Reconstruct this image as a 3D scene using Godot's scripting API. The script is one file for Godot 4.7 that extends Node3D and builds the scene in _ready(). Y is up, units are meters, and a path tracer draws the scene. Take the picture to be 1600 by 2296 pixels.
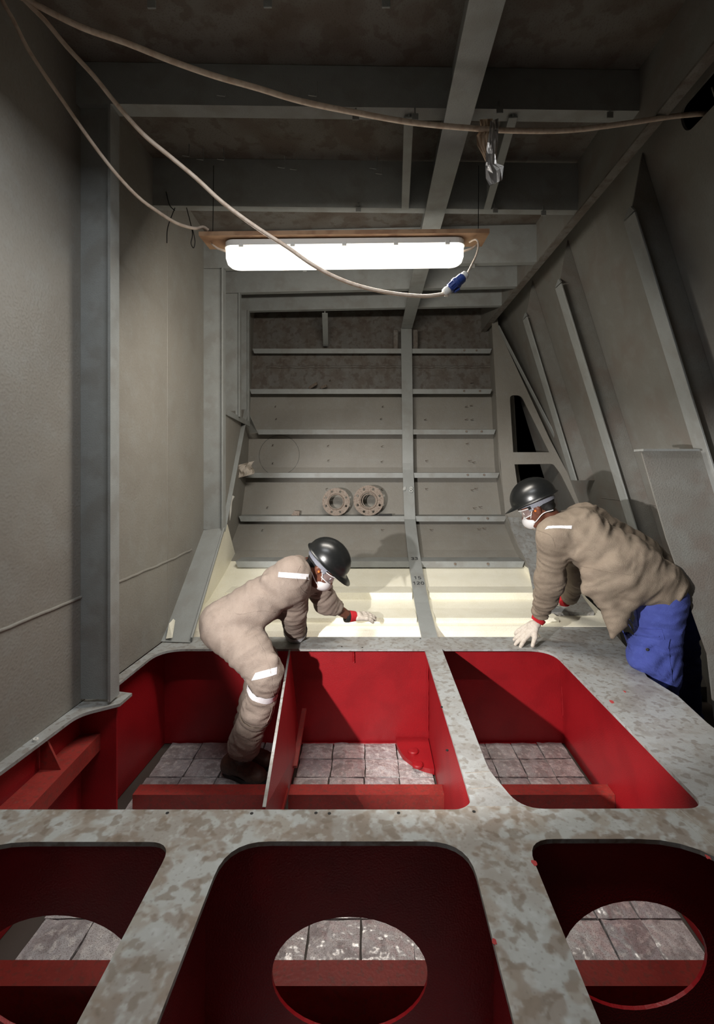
extends Node3D
# Inside a ship's hull tank: grey welded steel, red-painted cells below the deck frame, two workers and a hanging fluorescent lamp.
# Units are metres; y = 0 is the top of the deck frame, the bow lies towards -z. v(x, y, f) takes f as the distance forward.

const FOCAL := 1100.0
const EYE := 1.15
var M := {}
var RNG := RandomNumberGenerator.new()
var fold_noise := FastNoiseLite.new()

# ---------------------------------------------------------------- points
func v(x: float, y: float, f: float) -> Vector3:
	return Vector3(x, y, -f)

func at(px: float, py: float, f: float) -> Vector3:
	return Vector3((px - 835.0) / FOCAL * f, EYE - (py - 1046.0) / FOCAL * f, -f)

func bow(y: float) -> float:       # forward distance of the bow girders' inner face at height y
	var t := [[-0.3, 3.1], [0.0, 3.3], [0.07, 3.8], [0.2, 4.25], [0.35, 4.65], [0.6, 5.1], [1.15, 5.4], [2.85, 5.72], [3.3, 5.8]]
	for i in t.size() - 1:
		if y <= t[i + 1][0]:
			var k: float = (y - t[i][0]) / (t[i + 1][0] - t[i][0])
			return lerpf(t[i][1], t[i + 1][1], clampf(k, 0.0, 1.0))
	return 5.8

func wall_x(f: float) -> float:
	return -1.448 + 0.05 * (f - 1.92) if f < 3.3 else -1.379 - 0.02 * (f - 3.3)

func hull_x(y: float) -> float:
	return 1.49 + 0.31 * (2.95 - y)

# ---------------------------------------------------------------- mesh helpers
func new_st() -> SurfaceTool:
	var st := SurfaceTool.new()
	st.begin(Mesh.PRIMITIVE_TRIANGLES)
	return st

func tri(st: SurfaceTool, a: Vector3, b: Vector3, c: Vector3, out: Vector3) -> void:
	# front faces run clockwise: order the corners so that the face looks along out
	if (b - a).cross(c - a).dot(out) > 0.0:
		var s := b
		b = c
		c = s
	st.set_smooth_group(-1)
	st.add_vertex(a)
	st.add_vertex(b)
	st.add_vertex(c)

func quad(st: SurfaceTool, a: Vector3, b: Vector3, c: Vector3, d: Vector3, out: Vector3) -> void:
	tri(st, a, b, c, out)
	tri(st, a, c, d, out)

func prism(st: SurfaceTool, poly: Array, ext: Vector3) -> void:
	# any flat outline, extruded by ext
	var n := Vector3.ZERO
	for i in poly.size():
		n += (poly[i] as Vector3).cross(poly[(i + 1) % poly.size()])
	n = n.normalized()
	var ax := (poly[1] - poly[0] as Vector3).normalized()
	var ay := n.cross(ax)
	var flat := PackedVector2Array()
	for p: Vector3 in poly:
		flat.append(Vector2(p.dot(ax), p.dot(ay)))
	var ids := Geometry2D.triangulate_polygon(flat)
	for i in range(0, ids.size(), 3):
		tri(st, poly[ids[i]], poly[ids[i + 1]], poly[ids[i + 2]], -ext)
		tri(st, poly[ids[i]] + ext, poly[ids[i + 1]] + ext, poly[ids[i + 2]] + ext, ext)
	var turn := signf(n.dot(ext))
	if turn == 0.0:
		turn = 1.0
	for i in poly.size():
		var a: Vector3 = poly[i]
		var b: Vector3 = poly[(i + 1) % poly.size()]
		quad(st, a, b, b + ext, a + ext, (b - a).cross(n) )

func box(st: SurfaceTool, lo: Vector3, hi: Vector3) -> void:
	prism(st, [Vector3(lo.x, lo.y, lo.z), Vector3(hi.x, lo.y, lo.z), Vector3(hi.x, hi.y, lo.z), Vector3(lo.x, hi.y, lo.z)], Vector3(0, 0, hi.z - lo.z))

func bevel_box(st: SurfaceTool, c: Vector3, bx: Vector3, by: Vector3, bz: Vector3, r: float) -> void:
	# box with half-axes bx, by, bz whose edges are chamfered by r
	var hx := bx.length()
	var hy := by.length()
	var hz := bz.length()
	var X := bx / hx
	var Y := by / hy
	var Z := bz / hz
	var pts := PackedVector3Array()
	for sx in [-1, 1]:
		for sy in [-1, 1]:
			for sz in [-1, 1]:
				pts.append(c + X * sx * hx + Y * sy * (hy - r) + Z * sz * (hz - r))
				pts.append(c + X * sx * (hx - r) + Y * sy * hy + Z * sz * (hz - r))
				pts.append(c + X * sx * (hx - r) + Y * sy * (hy - r) + Z * sz * hz)
	var id := func(sx: int, sy: int, sz: int, k: int) -> Vector3:
		return pts[((sx * 2 + sy) * 2 + sz) * 3 + k]
	for s in 2:
		var o := 1.0 if s == 1 else -1.0
		quad(st, id.call(s, 0, 0, 0), id.call(s, 1, 0, 0), id.call(s, 1, 1, 0), id.call(s, 0, 1, 0), X * o)
		quad(st, id.call(0, s, 0, 1), id.call(1, s, 0, 1), id.call(1, s, 1, 1), id.call(0, s, 1, 1), Y * o)
		quad(st, id.call(0, 0, s, 2), id.call(1, 0, s, 2), id.call(1, 1, s, 2), id.call(0, 1, s, 2), Z * o)
		for q in 2:
			var p := 1.0 if q == 1 else -1.0
			quad(st, id.call(s, q, 0, 0), id.call(s, q, 1, 0), id.call(s, q, 1, 1), id.call(s, q, 0, 1), X * o + Y * p)
			quad(st, id.call(s, 0, q, 0), id.call(s, 1, q, 0), id.call(s, 1, q, 2), id.call(s, 0, q, 2), X * o + Z * p)
			quad(st, id.call(0, s, q, 1), id.call(1, s, q, 1), id.call(1, s, q, 2), id.call(0, s, q, 2), Y * o + Z * p)
			for w in 2:
				var u := 1.0 if w == 1 else -1.0
				tri(st, id.call(s, q, w, 0), id.call(s, q, w, 1), id.call(s, q, w, 2), X * o + Y * p + Z * u)

func bar(st: SurfaceTool, a: Vector3, b: Vector3, side: Vector3, w: float, t: float) -> void:
	# flat bar from a to b, w wide along side, t thick
	var d := (b - a).normalized()
	var s := (side - d * side.dot(d)).normalized()
	var n := d.cross(s).normalized()
	bevel_box(st, (a + b) / 2.0, (b - a) / 2.0, s * w / 2.0, n * t / 2.0, minf(0.002, t * 0.3))

func ribbon(st: SurfaceTool, left: Array, right: Array, thick: Array) -> void:
	# plate between two polylines; thick[i] is the offset to its back face
	var n := left.size()
	for i in n - 1:
		var l0: Vector3 = left[i]
		var l1: Vector3 = left[i + 1]
		var r0: Vector3 = right[i]
		var r1: Vector3 = right[i + 1]
		var t0: Vector3 = thick[i]
		var t1: Vector3 = thick[i + 1]
		quad(st, l0, r0, r1, l1, -t0)
		quad(st, l0 + t0, r0 + t0, r1 + t1, l1 + t1, t0)
		quad(st, l0, l1, l1 + t1, l0 + t0, l0 - r0)
		quad(st, r0, r1, r1 + t1, r0 + t0, r0 - l0)
	quad(st, left[0], right[0], right[0] + thick[0], left[0] + thick[0], left[0] - left[1])
	quad(st, left[n - 1], right[n - 1], right[n - 1] + thick[n - 1], left[n - 1] + thick[n - 1], left[n - 1] - left[n - 2])

func tube(st: SurfaceTool, pts: Array, r: float, sides := 8, r_end := -1.0) -> void:
	var rings := []
	var up := Vector3(0.13, 0.9, 0.21).normalized()
	for i in pts.size():
		var d: Vector3 = (pts[mini(i + 1, pts.size() - 1)] - pts[maxi(i - 1, 0)]).normalized()
		if absf(d.dot(up)) > 0.98:
			up = Vector3(0.9, 0.1, 0.3).normalized()
		var a := d.cross(up).normalized()
		var b := a.cross(d).normalized()
		up = b
		var rr := r if r_end < 0.0 else lerpf(r, r_end, float(i) / (pts.size() - 1))
		var ring := []
		for k in sides:
			var w := TAU * k / sides
			ring.append([pts[i] + (a * cos(w) + b * sin(w)) * rr, a * cos(w) + b * sin(w)])
		rings.append(ring)
	for i in pts.size() - 1:
		for k in sides:
			var k2 := (k + 1) % sides
			smooth_quad(st, rings[i][k], rings[i][k2], rings[i + 1][k2], rings[i + 1][k])
	for e in [0, pts.size() - 1]:
		var o: Vector3 = (pts[e] - pts[1 if e == 0 else e - 1]).normalized()
		for k in sides:
			flat_tri(st, pts[e], rings[e][k][0], rings[e][(k + 1) % sides][0], o)

func flat_tri(st: SurfaceTool, a: Vector3, b: Vector3, c: Vector3, out: Vector3) -> void:
	if (b - a).cross(c - a).dot(out) > 0.0:
		var s := b
		b = c
		c = s
	for p in [a, b, c]:
		st.set_normal(out)
		st.add_vertex(p)

func smooth_quad(st: SurfaceTool, a: Array, b: Array, c: Array, d: Array) -> void:
	for t in [[a, b, c], [a, c, d]]:
		var out: Vector3 = t[0][1] + t[1][1] + t[2][1]
		var order: Array = [0, 1, 2]
		if (t[1][0] - t[0][0] as Vector3).cross(t[2][0] - t[0][0]).dot(out) > 0.0:
			order = [0, 2, 1]
		for k in order:
			st.set_normal(t[k][1])
			st.add_vertex(t[k][0])

func lathe(st: SurfaceTool, base: Vector3, axis: Vector3, prof: Array, sides := 20) -> void:
	# prof: [radius, height] pairs; flat-shaded along the profile, smooth round it
	var up := axis.normalized()
	var a := up.cross(Vector3(0.31, 0.2, 0.93)).normalized()
	var b := a.cross(up)
	for i in prof.size() - 1:
		var dr: float = prof[i + 1][0] - prof[i][0]
		var dh: float = prof[i + 1][1] - prof[i][1]
		for k in sides:
			var q := []
			for e in [[i, k], [i, k + 1], [i + 1, k + 1], [i + 1, k]]:
				var w: float = TAU * e[1] / sides
				var dir: Vector3 = a * cos(w) + b * sin(w)
				q.append([base + dir * prof[e[0]][0] + up * prof[e[0]][1], (dir * dh - up * dr).normalized()])
			smooth_quad(st, q[0], q[1], q[2], q[3])

func smooth_line(pts: Array, n := 6) -> Array:
	var c := Curve3D.new()
	for i in pts.size():
		var t: Vector3 = (pts[mini(i + 1, pts.size() - 1)] - pts[maxi(i - 1, 0)]) / 6.0
		c.add_point(pts[i], -t, t)
	var out := []
	for i in pts.size() - 1:
		for k in n:
			out.append(c.sample(i, float(k) / n))
	out.append(pts[-1])
	return out

# ---------------------------------------------------------------- nodes
var used := {}
func numbered(called: String) -> String:
	used[called] = used.get(called, -1) + 1
	return called if used[called] == 0 else "%s_%03d" % [called, used[called]]

func tag(o: Node, label: String, category := "", group := "", kind := "") -> Node:
	if label: o.set_meta("label", label)
	if category: o.set_meta("category", category)
	if group: o.set_meta("group", group)
	if kind: o.set_meta("kind", kind)
	return o

func thing(called: String, label: String, category: String, where := Vector3.ZERO, group := "", kind := "") -> Node3D:
	var o := Node3D.new()
	o.name = numbered(called)
	add_child(o)
	o.position = where
	tag(o, label, category, group, kind)
	return o

func put(called: String, st: SurfaceTool, mat: Material, parent: Node3D, flat := true) -> MeshInstance3D:
	if flat:
		st.generate_normals()
	var o := MeshInstance3D.new()
	o.mesh = st.commit()
	o.mesh.surface_set_material(0, mat)
	o.name = called if parent != self else numbered(called)
	parent.add_child(o, true)
	# meshes are computed in world coordinates; bring them back to their parent's place
	if parent != self:
		o.position = -world_place(parent)
	return o

func world_place(n: Node3D) -> Vector3:
	var p := Vector3.ZERO
	var k: Node = n
	while k != self and k is Node3D:
		p += k.position
		k = k.get_parent()
	return p

func holed(called: String, outer: PackedVector2Array, holes: Array, frame: Transform3D, thick: float, mat: Material, parent: Node3D) -> CSGPolygon3D:
	# plate outlined in the frame's xy plane, from z = 0 back to z = -thick, with holes cut through it
	var o := CSGPolygon3D.new()
	o.polygon = outer
	o.depth = thick
	o.material = mat
	o.name = called
	var k := 0
	for h in holes:
		var c := CSGPolygon3D.new()
		c.polygon = h
		c.depth = thick + 0.1
		c.operation = CSGShape3D.OPERATION_SUBTRACTION
		c.material = mat
		c.name = "cutout_%03d" % k
		k += 1
		c.position.z = 0.05
		o.add_child(c)
	parent.add_child(o, true)
	o.transform = Transform3D(frame.basis, frame.origin - world_place(parent))
	return o

func round_poly(pts: Array) -> PackedVector2Array:
	# pts: [x, y, radius of that corner]
	var out := PackedVector2Array()
	var n := pts.size()
	for i in n:
		var p := Vector2(pts[i][0], pts[i][1])
		var r: float = pts[i][2]
		if r <= 0.0:
			out.append(p)
			continue
		var a := (Vector2(pts[(i + n - 1) % n][0], pts[(i + n - 1) % n][1]) - p).normalized() * r
		var b := (Vector2(pts[(i + 1) % n][0], pts[(i + 1) % n][1]) - p).normalized() * r
		for k in 8:
			var t := k / 7.0
			out.append((p + a) * (1 - t) * (1 - t) + p * 2.0 * t * (1 - t) + (p + b) * t * t)
	return out

# ---------------------------------------------------------------- materials
func noise_bytes(size: int, s: int, freq: float, octaves: int, kind := FastNoiseLite.TYPE_SIMPLEX_SMOOTH) -> PackedByteArray:
	var n := FastNoiseLite.new()
	n.seed = s
	n.noise_type = kind
	n.frequency = freq
	n.fractal_octaves = octaves
	if octaves == 1:
		n.fractal_type = FastNoiseLite.FRACTAL_NONE
	var im := n.get_seamless_image(size, size, false, false, 0.1)
	im.convert(Image.FORMAT_L8)
	return im.get_data()

func mix_tex(size: int, base: Color, layers: Array) -> ImageTexture:
	# layers: [bytes, colour, low, high, strength]: the colour where the noise lies above low, in full above high
	var r := PackedFloat32Array(); r.resize(size * size); r.fill(base.r)
	var g := PackedFloat32Array(); g.resize(size * size); g.fill(base.g)
	var b := PackedFloat32Array(); b.resize(size * size); b.fill(base.b)
	for l in layers:
		var bytes: PackedByteArray = l[0]
		var c: Color = l[1]
		var lo: float = l[2] * 255.0
		var k: float = 1.0 / ((l[3] - l[2]) * 255.0)
		var s: float = l[4]
		for i in size * size:
			var w := clampf((bytes[i] - lo) * k, 0.0, 1.0) * s
			if w > 0.0:
				r[i] += (c.r - r[i]) * w
				g[i] += (c.g - g[i]) * w
				b[i] += (c.b - b[i]) * w
	var data := PackedByteArray(); data.resize(size * size * 3)
	for i in size * size:
		data[i * 3] = int(clampf(r[i], 0, 1) * 255.0)
		data[i * 3 + 1] = int(clampf(g[i], 0, 1) * 255.0)
		data[i * 3 + 2] = int(clampf(b[i], 0, 1) * 255.0)
	return ImageTexture.create_from_image(Image.create_from_data(size, size, false, Image.FORMAT_RGB8, data))

func normal_tex(size: int, bytes: PackedByteArray, strength: float) -> ImageTexture:
	var im := Image.create_from_data(size, size, false, Image.FORMAT_L8, bytes)
	im.convert(Image.FORMAT_RGBA8)
	im.bump_map_to_normal_map(strength)
	return ImageTexture.create_from_image(im)

func surf(albedo: Variant, rough: float, scale := 1.0, normal: Texture2D = null, amount := 0.5, metal := 0.0) -> StandardMaterial3D:
	var m := StandardMaterial3D.new()
	m.roughness = rough
	m.metallic = metal
	if albedo is Texture2D:
		m.albedo_texture = albedo
	else:
		m.albedo_color = albedo
	if normal:
		m.normal_enabled = true
		m.normal_texture = normal
		m.normal_scale = amount
	m.uv1_triplanar = true
	m.uv1_world_triplanar = true
	m.uv1_scale = Vector3.ONE * scale
	m.cull_mode = BaseMaterial3D.CULL_DISABLED
	return m

func make_materials() -> void:
	var N := 512
	var coarse := noise_bytes(N, 3, 0.008, 4)
	var mid := noise_bytes(N, 7, 0.022, 4)
	var fine := noise_bytes(N, 11, 0.09, 3)
	var speck := noise_bytes(N, 17, 0.35, 1)
	var blot := noise_bytes(N, 23, 0.03, 3)
	var blot2 := noise_bytes(N, 29, 0.055, 2)
	var streak := noise_bytes(N, 31, 0.014, 3, FastNoiseLite.TYPE_PERLIN)
	var n_fine := normal_tex(N, fine, 2.0)
	var n_speck := normal_tex(N, speck, 1.2)
	var n_mid := normal_tex(N, mid, 6.0)
	M.n_fine = n_fine
	# grey shop primer with overspray and dirt
	M.wall = surf(mix_tex(N, Color8(137, 133, 125), [[coarse, Color8(126, 121, 113), 0.45, 0.8, 0.5], [mid, Color8(144, 145, 141), 0.5, 0.85, 0.35], [speck, Color8(110, 106, 100), 0.62, 0.9, 0.25], [fine, Color8(150, 150, 146), 0.62, 0.8, 0.2]]), 0.55, 0.4, n_speck, 0.2)
	M.steel = surf(mix_tex(N, Color8(146, 149, 147), [[coarse, Color8(128, 125, 119), 0.5, 0.8, 0.5], [speck, Color8(118, 116, 112), 0.62, 0.9, 0.25], [mid, Color8(156, 159, 158), 0.55, 0.8, 0.4]]), 0.5, 0.8, n_speck, 0.2)
	M.hull = surf(mix_tex(N, Color8(124, 122, 116), [[coarse, Color8(118, 106, 98), 0.48, 0.75, 0.5], [mid, Color8(136, 138, 134), 0.5, 0.8, 0.4], [speck, Color8(100, 98, 94), 0.62, 0.9, 0.25]]), 0.55, 0.5, n_speck, 0.2)
	M.deck = surf(mix_tex(N, Color8(166, 168, 165), [[coarse, Color8(140, 132, 123), 0.42, 0.7, 0.7], [blot, Color8(122, 106, 92), 0.54, 0.64, 0.55], [blot2, Color8(108, 94, 80), 0.62, 0.67, 0.5], [mid, Color8(134, 118, 102), 0.58, 0.7, 0.4], [fine, Color8(184, 188, 188), 0.6, 0.75, 0.45], [speck, Color8(96, 86, 76), 0.8, 0.9, 0.3]]), 0.42, 0.5, n_fine, 0.12)
	M.deck_bow = surf(mix_tex(N, Color8(160, 162, 161), [[coarse, Color8(146, 143, 138), 0.45, 0.75, 0.6], [blot2, Color8(112, 104, 96), 0.64, 0.68, 0.5], [blot, Color8(136, 130, 122), 0.62, 0.7, 0.4], [fine, Color8(172, 175, 175), 0.62, 0.78, 0.35], [streak, Color8(126, 120, 114), 0.6, 0.68, 0.35], [speck, Color8(100, 94, 90), 0.78, 0.9, 0.3]]), 0.42, 0.7, n_fine, 0.12)
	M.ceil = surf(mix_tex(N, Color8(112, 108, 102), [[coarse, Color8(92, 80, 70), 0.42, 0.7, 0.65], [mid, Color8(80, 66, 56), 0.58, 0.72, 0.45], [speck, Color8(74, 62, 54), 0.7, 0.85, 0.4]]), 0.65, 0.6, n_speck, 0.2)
	M.rust = surf(mix_tex(N, Color8(116, 113, 108), [[coarse, Color8(98, 86, 76), 0.4, 0.7, 0.6], [mid, Color8(82, 68, 58), 0.58, 0.72, 0.5], [blot, Color8(136, 134, 130), 0.6, 0.72, 0.35], [speck, Color8(74, 62, 54), 0.7, 0.85, 0.4]]), 0.6, 0.8, n_fine, 0.3)
	M.red = surf(mix_tex(N, Color8(152, 20, 28), [[coarse, Color8(136, 16, 24), 0.45, 0.75, 0.6], [speck, Color8(164, 34, 40), 0.62, 0.9, 0.35], [fine, Color8(140, 24, 30), 0.6, 0.8, 0.35]]), 0.42, 0.8, n_speck, 0.25)
	M.redbar = surf(mix_tex(N, Color8(150, 50, 44), [[coarse, Color8(130, 40, 36), 0.45, 0.75, 0.6], [blot2, Color8(112, 60, 52), 0.6, 0.7, 0.5], [fine, Color8(166, 70, 62), 0.62, 0.8, 0.4]]), 0.5, 1.2, n_fine, 0.15)
	M.cream = surf(mix_tex(N, Color8(242, 238, 220), [[coarse, Color8(234, 229, 208), 0.45, 0.75, 0.6], [mid, Color8(246, 243, 228), 0.55, 0.8, 0.4], [speck, Color8(190, 178, 146), 0.76, 0.86, 0.4]]), 0.4, 0.8, n_speck, 0.15)
	M.tiles = []
	for k in 4:
		var t := mix_tex(256, Color8(204 - k * 8, 201 - k * 8, 200 - k * 7), [[noise_bytes(256, 41 + k, 0.012, 4, FastNoiseLite.TYPE_PERLIN), Color8(150, 143, 142), 0.5, 0.62, 0.6], [noise_bytes(256, 51 + k, 0.05, 4, FastNoiseLite.TYPE_PERLIN), Color8(232, 229, 224), 0.55, 0.7, 0.6], [noise_bytes(256, 61 + k, 0.3, 1), Color8(90, 78, 68), 0.7, 0.8, 0.6]])
		M.tiles.append(surf(t, 0.3, 2.6, normal_tex(256, noise_bytes(256, 71 + k, 0.025, 3, FastNoiseLite.TYPE_PERLIN), 9.0), 0.8, 0.15))
	M.tile_gap = surf(Color8(74, 66, 60), 0.7)
	var weave := noise_bytes(256, 81, 0.4, 1)
	var n_weave := normal_tex(256, weave, 2.5)
	M.beige = surf(mix_tex(N, Color8(130, 117, 107), [[coarse, Color8(120, 106, 96), 0.45, 0.75, 0.6], [mid, Color8(140, 127, 117), 0.55, 0.8, 0.4], [blot2, Color8(112, 100, 92), 0.66, 0.76, 0.35]]), 0.9, 2.0, n_weave, 0.35)
	M.khaki = surf(mix_tex(N, Color8(130, 117, 102), [[coarse, Color8(116, 102, 89), 0.45, 0.75, 0.6], [mid, Color8(142, 129, 114), 0.55, 0.8, 0.4], [blot2, Color8(118, 102, 90), 0.66, 0.76, 0.4]]), 0.9, 2.0, n_weave, 0.35)
	M.blue = surf(mix_tex(N, Color8(66, 78, 152), [[coarse, Color8(56, 66, 136), 0.45, 0.75, 0.6], [mid, Color8(84, 98, 172), 0.6, 0.8, 0.4]]), 0.9, 2.0, n_weave, 0.35)
	M.blue_plug = surf(Color8(44, 66, 132), 0.4)
	M.skin = surf(mix_tex(256, Color8(104, 62, 46), [[noise_bytes(256, 91, 0.03, 3), Color8(88, 50, 38), 0.5, 0.8, 0.6]]), 0.5, 4.0)
	M.glove = surf(mix_tex(256, Color8(206, 196, 184), [[noise_bytes(256, 95, 0.2, 1), Color8(150, 144, 136), 0.6, 0.72, 0.6], [noise_bytes(256, 96, 0.03, 3), Color8(172, 158, 144), 0.5, 0.75, 0.6]]), 0.9, 6.0, n_weave, 0.3)
	M.red_cuff = surf(Color8(176, 24, 34), 0.9)
	M.helmet = surf(mix_tex(256, Color8(20, 21, 21), [[noise_bytes(256, 97, 0.05, 3), Color8(28, 29, 29), 0.5, 0.8, 0.6]]), 0.3, 5.0)
	M.strap = surf(Color8(120, 122, 132), 0.6)
	M.white = surf(Color8(228, 226, 226), 0.85)
	M.tape = surf(mix_tex(256, Color8(214, 212, 214), [[noise_bytes(256, 98, 0.08, 2), Color8(178, 176, 182), 0.5, 0.7, 0.7]]), 0.45, 8.0)
	M.hair = surf(Color8(20, 17, 16), 0.8)
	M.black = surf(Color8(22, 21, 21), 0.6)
	M.orange = surf(Color8(232, 120, 40), 0.6)
	M.boot = surf(mix_tex(256, Color8(74, 50, 38), [[noise_bytes(256, 99, 0.03, 4), Color8(52, 36, 28), 0.45, 0.7, 0.7], [noise_bytes(256, 100, 0.1, 2), Color8(96, 70, 54), 0.62, 0.75, 0.5]]), 0.6, 5.0, n_fine, 0.3)
	M.cable = surf(mix_tex(256, Color8(226, 208, 190), [[noise_bytes(256, 101, 0.03, 3), Color8(196, 170, 148), 0.5, 0.75, 0.7]]), 0.55, 3.0)
	M.wood = surf(mix_tex(256, Color8(176, 140, 108), [[noise_bytes(256, 103, 0.02, 4, FastNoiseLite.TYPE_PERLIN), Color8(146, 108, 80), 0.5, 0.7, 0.7]]), 0.7, 1.6)
	M.plastic = surf(Color8(222, 220, 214), 0.5)
	M.foil = surf(Color8(214, 210, 206), 0.28, 1.0, n_mid, 0.3, 0.85)
	M.paper = surf(Color8(188, 164, 140), 0.8)
	M.iron = surf(mix_tex(256, Color8(138, 126, 115), [[noise_bytes(256, 105, 0.04, 4), Color8(104, 87, 74), 0.48, 0.68, 0.7], [noise_bytes(256, 106, 0.3, 1), Color8(70, 54, 44), 0.66, 0.8, 0.6]]), 0.6, 5.0, n_fine, 0.4, 0.2)
	M.chalk = surf(Color8(196, 198, 194), 0.9)
	M.ink = surf(Color8(40, 42, 46), 0.9)
	M.red_mark = surf(Color8(170, 60, 60), 0.9)
	var glass := StandardMaterial3D.new()
	glass.transparency = BaseMaterial3D.TRANSPARENCY_ALPHA
	glass.albedo_color = Color(0.93, 0.95, 0.97, 0.12)
	glass.roughness = 0.08
	glass.cull_mode = BaseMaterial3D.CULL_DISABLED
	M.glass = glass
	var glow := StandardMaterial3D.new()
	glow.albedo_color = Color8(240, 240, 236)
	glow.emission_enabled = true
	glow.emission = Color(1.0, 0.975, 0.92)
	glow.emission_energy_multiplier = 2.6
	M.glow = glow
	var dim := glow.duplicate()
	dim.emission_energy_multiplier = 0.5
	M.glow_dim = dim
	var flash := StandardMaterial3D.new()
	flash.albedo_color = Color8(240, 240, 236)
	flash.emission_enabled = true
	flash.emission = Color(1.0, 0.98, 0.96)
	flash.emission_energy_multiplier = 6.0
	M.flash = flash

# ---------------------------------------------------------------- soft bodies: distance fields meshed as surface nets
class Field:
	var o: Vector3
	var c: float
	var nx: int
	var ny: int
	var nz: int
	var k: float
	var acc := PackedFloat32Array()
	var f := PackedFloat32Array()
	var folds: FastNoiseLite

	func _init(lo: Vector3, hi: Vector3, cell: float, sharp: float, noise: FastNoiseLite) -> void:
		o = lo
		c = cell
		nx = int((hi.x - lo.x) / cell) + 2
		ny = int((hi.y - lo.y) / cell) + 2
		nz = int((hi.z - lo.z) / cell) + 2
		k = sharp
		folds = noise
		acc.resize(nx * ny * nz)

	# tapered capsule; amp and freq: folds running round the limb
	func cap(a: Vector3, b: Vector3, ra: float, rb: float, amp := 0.0, freq := 9.0) -> void:
		var m := maxf(ra, rb) + 4.0 / k + amp
		var lo := Vector3(minf(a.x, b.x), minf(a.y, b.y), minf(a.z, b.z)) - Vector3.ONE * m - o
		var hi := Vector3(maxf(a.x, b.x), maxf(a.y, b.y), maxf(a.z, b.z)) + Vector3.ONE * m - o
		var i0 := maxi(0, int(lo.x / c))
		var i1 := mini(nx - 1, int(hi.x / c) + 1)
		var j0 := maxi(0, int(lo.y / c))
		var j1 := mini(ny - 1, int(hi.y / c) + 1)
		var k0 := maxi(0, int(lo.z / c))
		var k1 := mini(nz - 1, int(hi.z / c) + 1)
		var ab := b - a
		var l2 := maxf(ab.length_squared(), 1e-9)
		var ax := ab.normalized()
		for i in range(i0, i1 + 1):
			for j in range(j0, j1 + 1):
				var row := (i * ny + j) * nz
				for q in range(k0, k1 + 1):
					var p := Vector3(o.x + i * c, o.y + j * c, o.z + q * c)
					var ap := p - a
					var t := clampf(ap.dot(ab) / l2, 0.0, 1.0)
					var d := (ap - ab * t).length() - lerpf(ra, rb, t)
					if d > m:
						continue
					if amp > 0.0 and d < 0.06 and d > -0.06:
						var s := (p - ax * (p.dot(ax) * 0.0)) * (freq * 0.45) + ax * (p.dot(ax) * freq)
						var n := folds.get_noise_3dv(s)
						d -= amp * (1.0 - absf(n) * 2.6)
					acc[row + q] += exp(-k * d)

	func ell(centre: Vector3, basis: Basis, r: Vector3) -> void:
		var m := maxf(r.x, maxf(r.y, r.z)) + 4.0 / k
		var lo := centre - Vector3.ONE * m - o
		var hi := centre + Vector3.ONE * m - o
		for i in range(maxi(0, int(lo.x / c)), mini(nx - 1, int(hi.x / c) + 1) + 1):
			for j in range(maxi(0, int(lo.y / c)), mini(ny - 1, int(hi.y / c) + 1) + 1):
				var row := (i * ny + j) * nz
				for q in range(maxi(0, int(lo.z / c)), mini(nz - 1, int(hi.z / c) + 1) + 1):
					var p := Vector3(o.x + i * c, o.y + j * c, o.z + q * c) - centre
					var e := Vector3(p.dot(basis.x) / r.x, p.dot(basis.y) / r.y, p.dot(basis.z) / r.z)
					var k1 := e.length()
					var k2 := Vector3(e.x / r.x, e.y / r.y, e.z / r.z).length()
					var d := k1 * (k1 - 1.0) / maxf(k2, 1e-6)
					if d < 5.0 / k:
						acc[row + q] += exp(-k * d)

	func close() -> void:
		f.resize(acc.size())
		for i in acc.size():
			f[i] = 0.15 if acc[i] < 1e-7 else -log(acc[i]) / k

	# remove what lies beyond the plane at p with normal n, within reach of p
	func cut(p: Vector3, n: Vector3, reach: float) -> void:
		var lo := p - Vector3.ONE * reach - o
		var hi := p + Vector3.ONE * reach - o
		for i in range(maxi(0, int(lo.x / c)), mini(nx - 1, int(hi.x / c) + 1) + 1):
			for j in range(maxi(0, int(lo.y / c)), mini(ny - 1, int(hi.y / c) + 1) + 1):
				for q in range(maxi(0, int(lo.z / c)), mini(nz - 1, int(hi.z / c) + 1) + 1):
					var w := Vector3(o.x + i * c, o.y + j * c, o.z + q * c)
					if w.distance_to(p) < reach:
						var id := (i * ny + j) * nz + q
						f[id] = maxf(f[id], (w - p).dot(n))

	func val(p: Vector3) -> float:
		var g := (p - o) / c
		var i := int(g.x)
		var j := int(g.y)
		var q := int(g.z)
		if i < 0 or j < 0 or q < 0 or i >= nx - 1 or j >= ny - 1 or q >= nz - 1:
			return 0.15
		var tx := g.x - i
		var ty := g.y - j
		var tz := g.z - q
		var b := (i * ny + j) * nz + q
		var e := b + ny * nz
		var v00 := lerpf(f[b], f[b + 1], tz)
		var v01 := lerpf(f[b + nz], f[b + nz + 1], tz)
		var v10 := lerpf(f[e], f[e + 1], tz)
		var v11 := lerpf(f[e + nz], f[e + nz + 1], tz)
		return lerpf(lerpf(v00, v01, ty), lerpf(v10, v11, ty), tx)

	func grad(p: Vector3) -> Vector3:
		var h := c * 0.8
		return Vector3(val(p + Vector3(h, 0, 0)) - val(p - Vector3(h, 0, 0)), val(p + Vector3(0, h, 0)) - val(p - Vector3(0, h, 0)), val(p + Vector3(0, 0, h)) - val(p - Vector3(0, 0, h))).normalized()

	# from p along d to the surface
	func hit(p: Vector3, d: Vector3, far: float) -> Vector3:
		var t := 0.0
		while t < far:
			if val(p + d * t) < 0.0:
				return p + d * t
			t += 0.003
		return p + d * far

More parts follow.
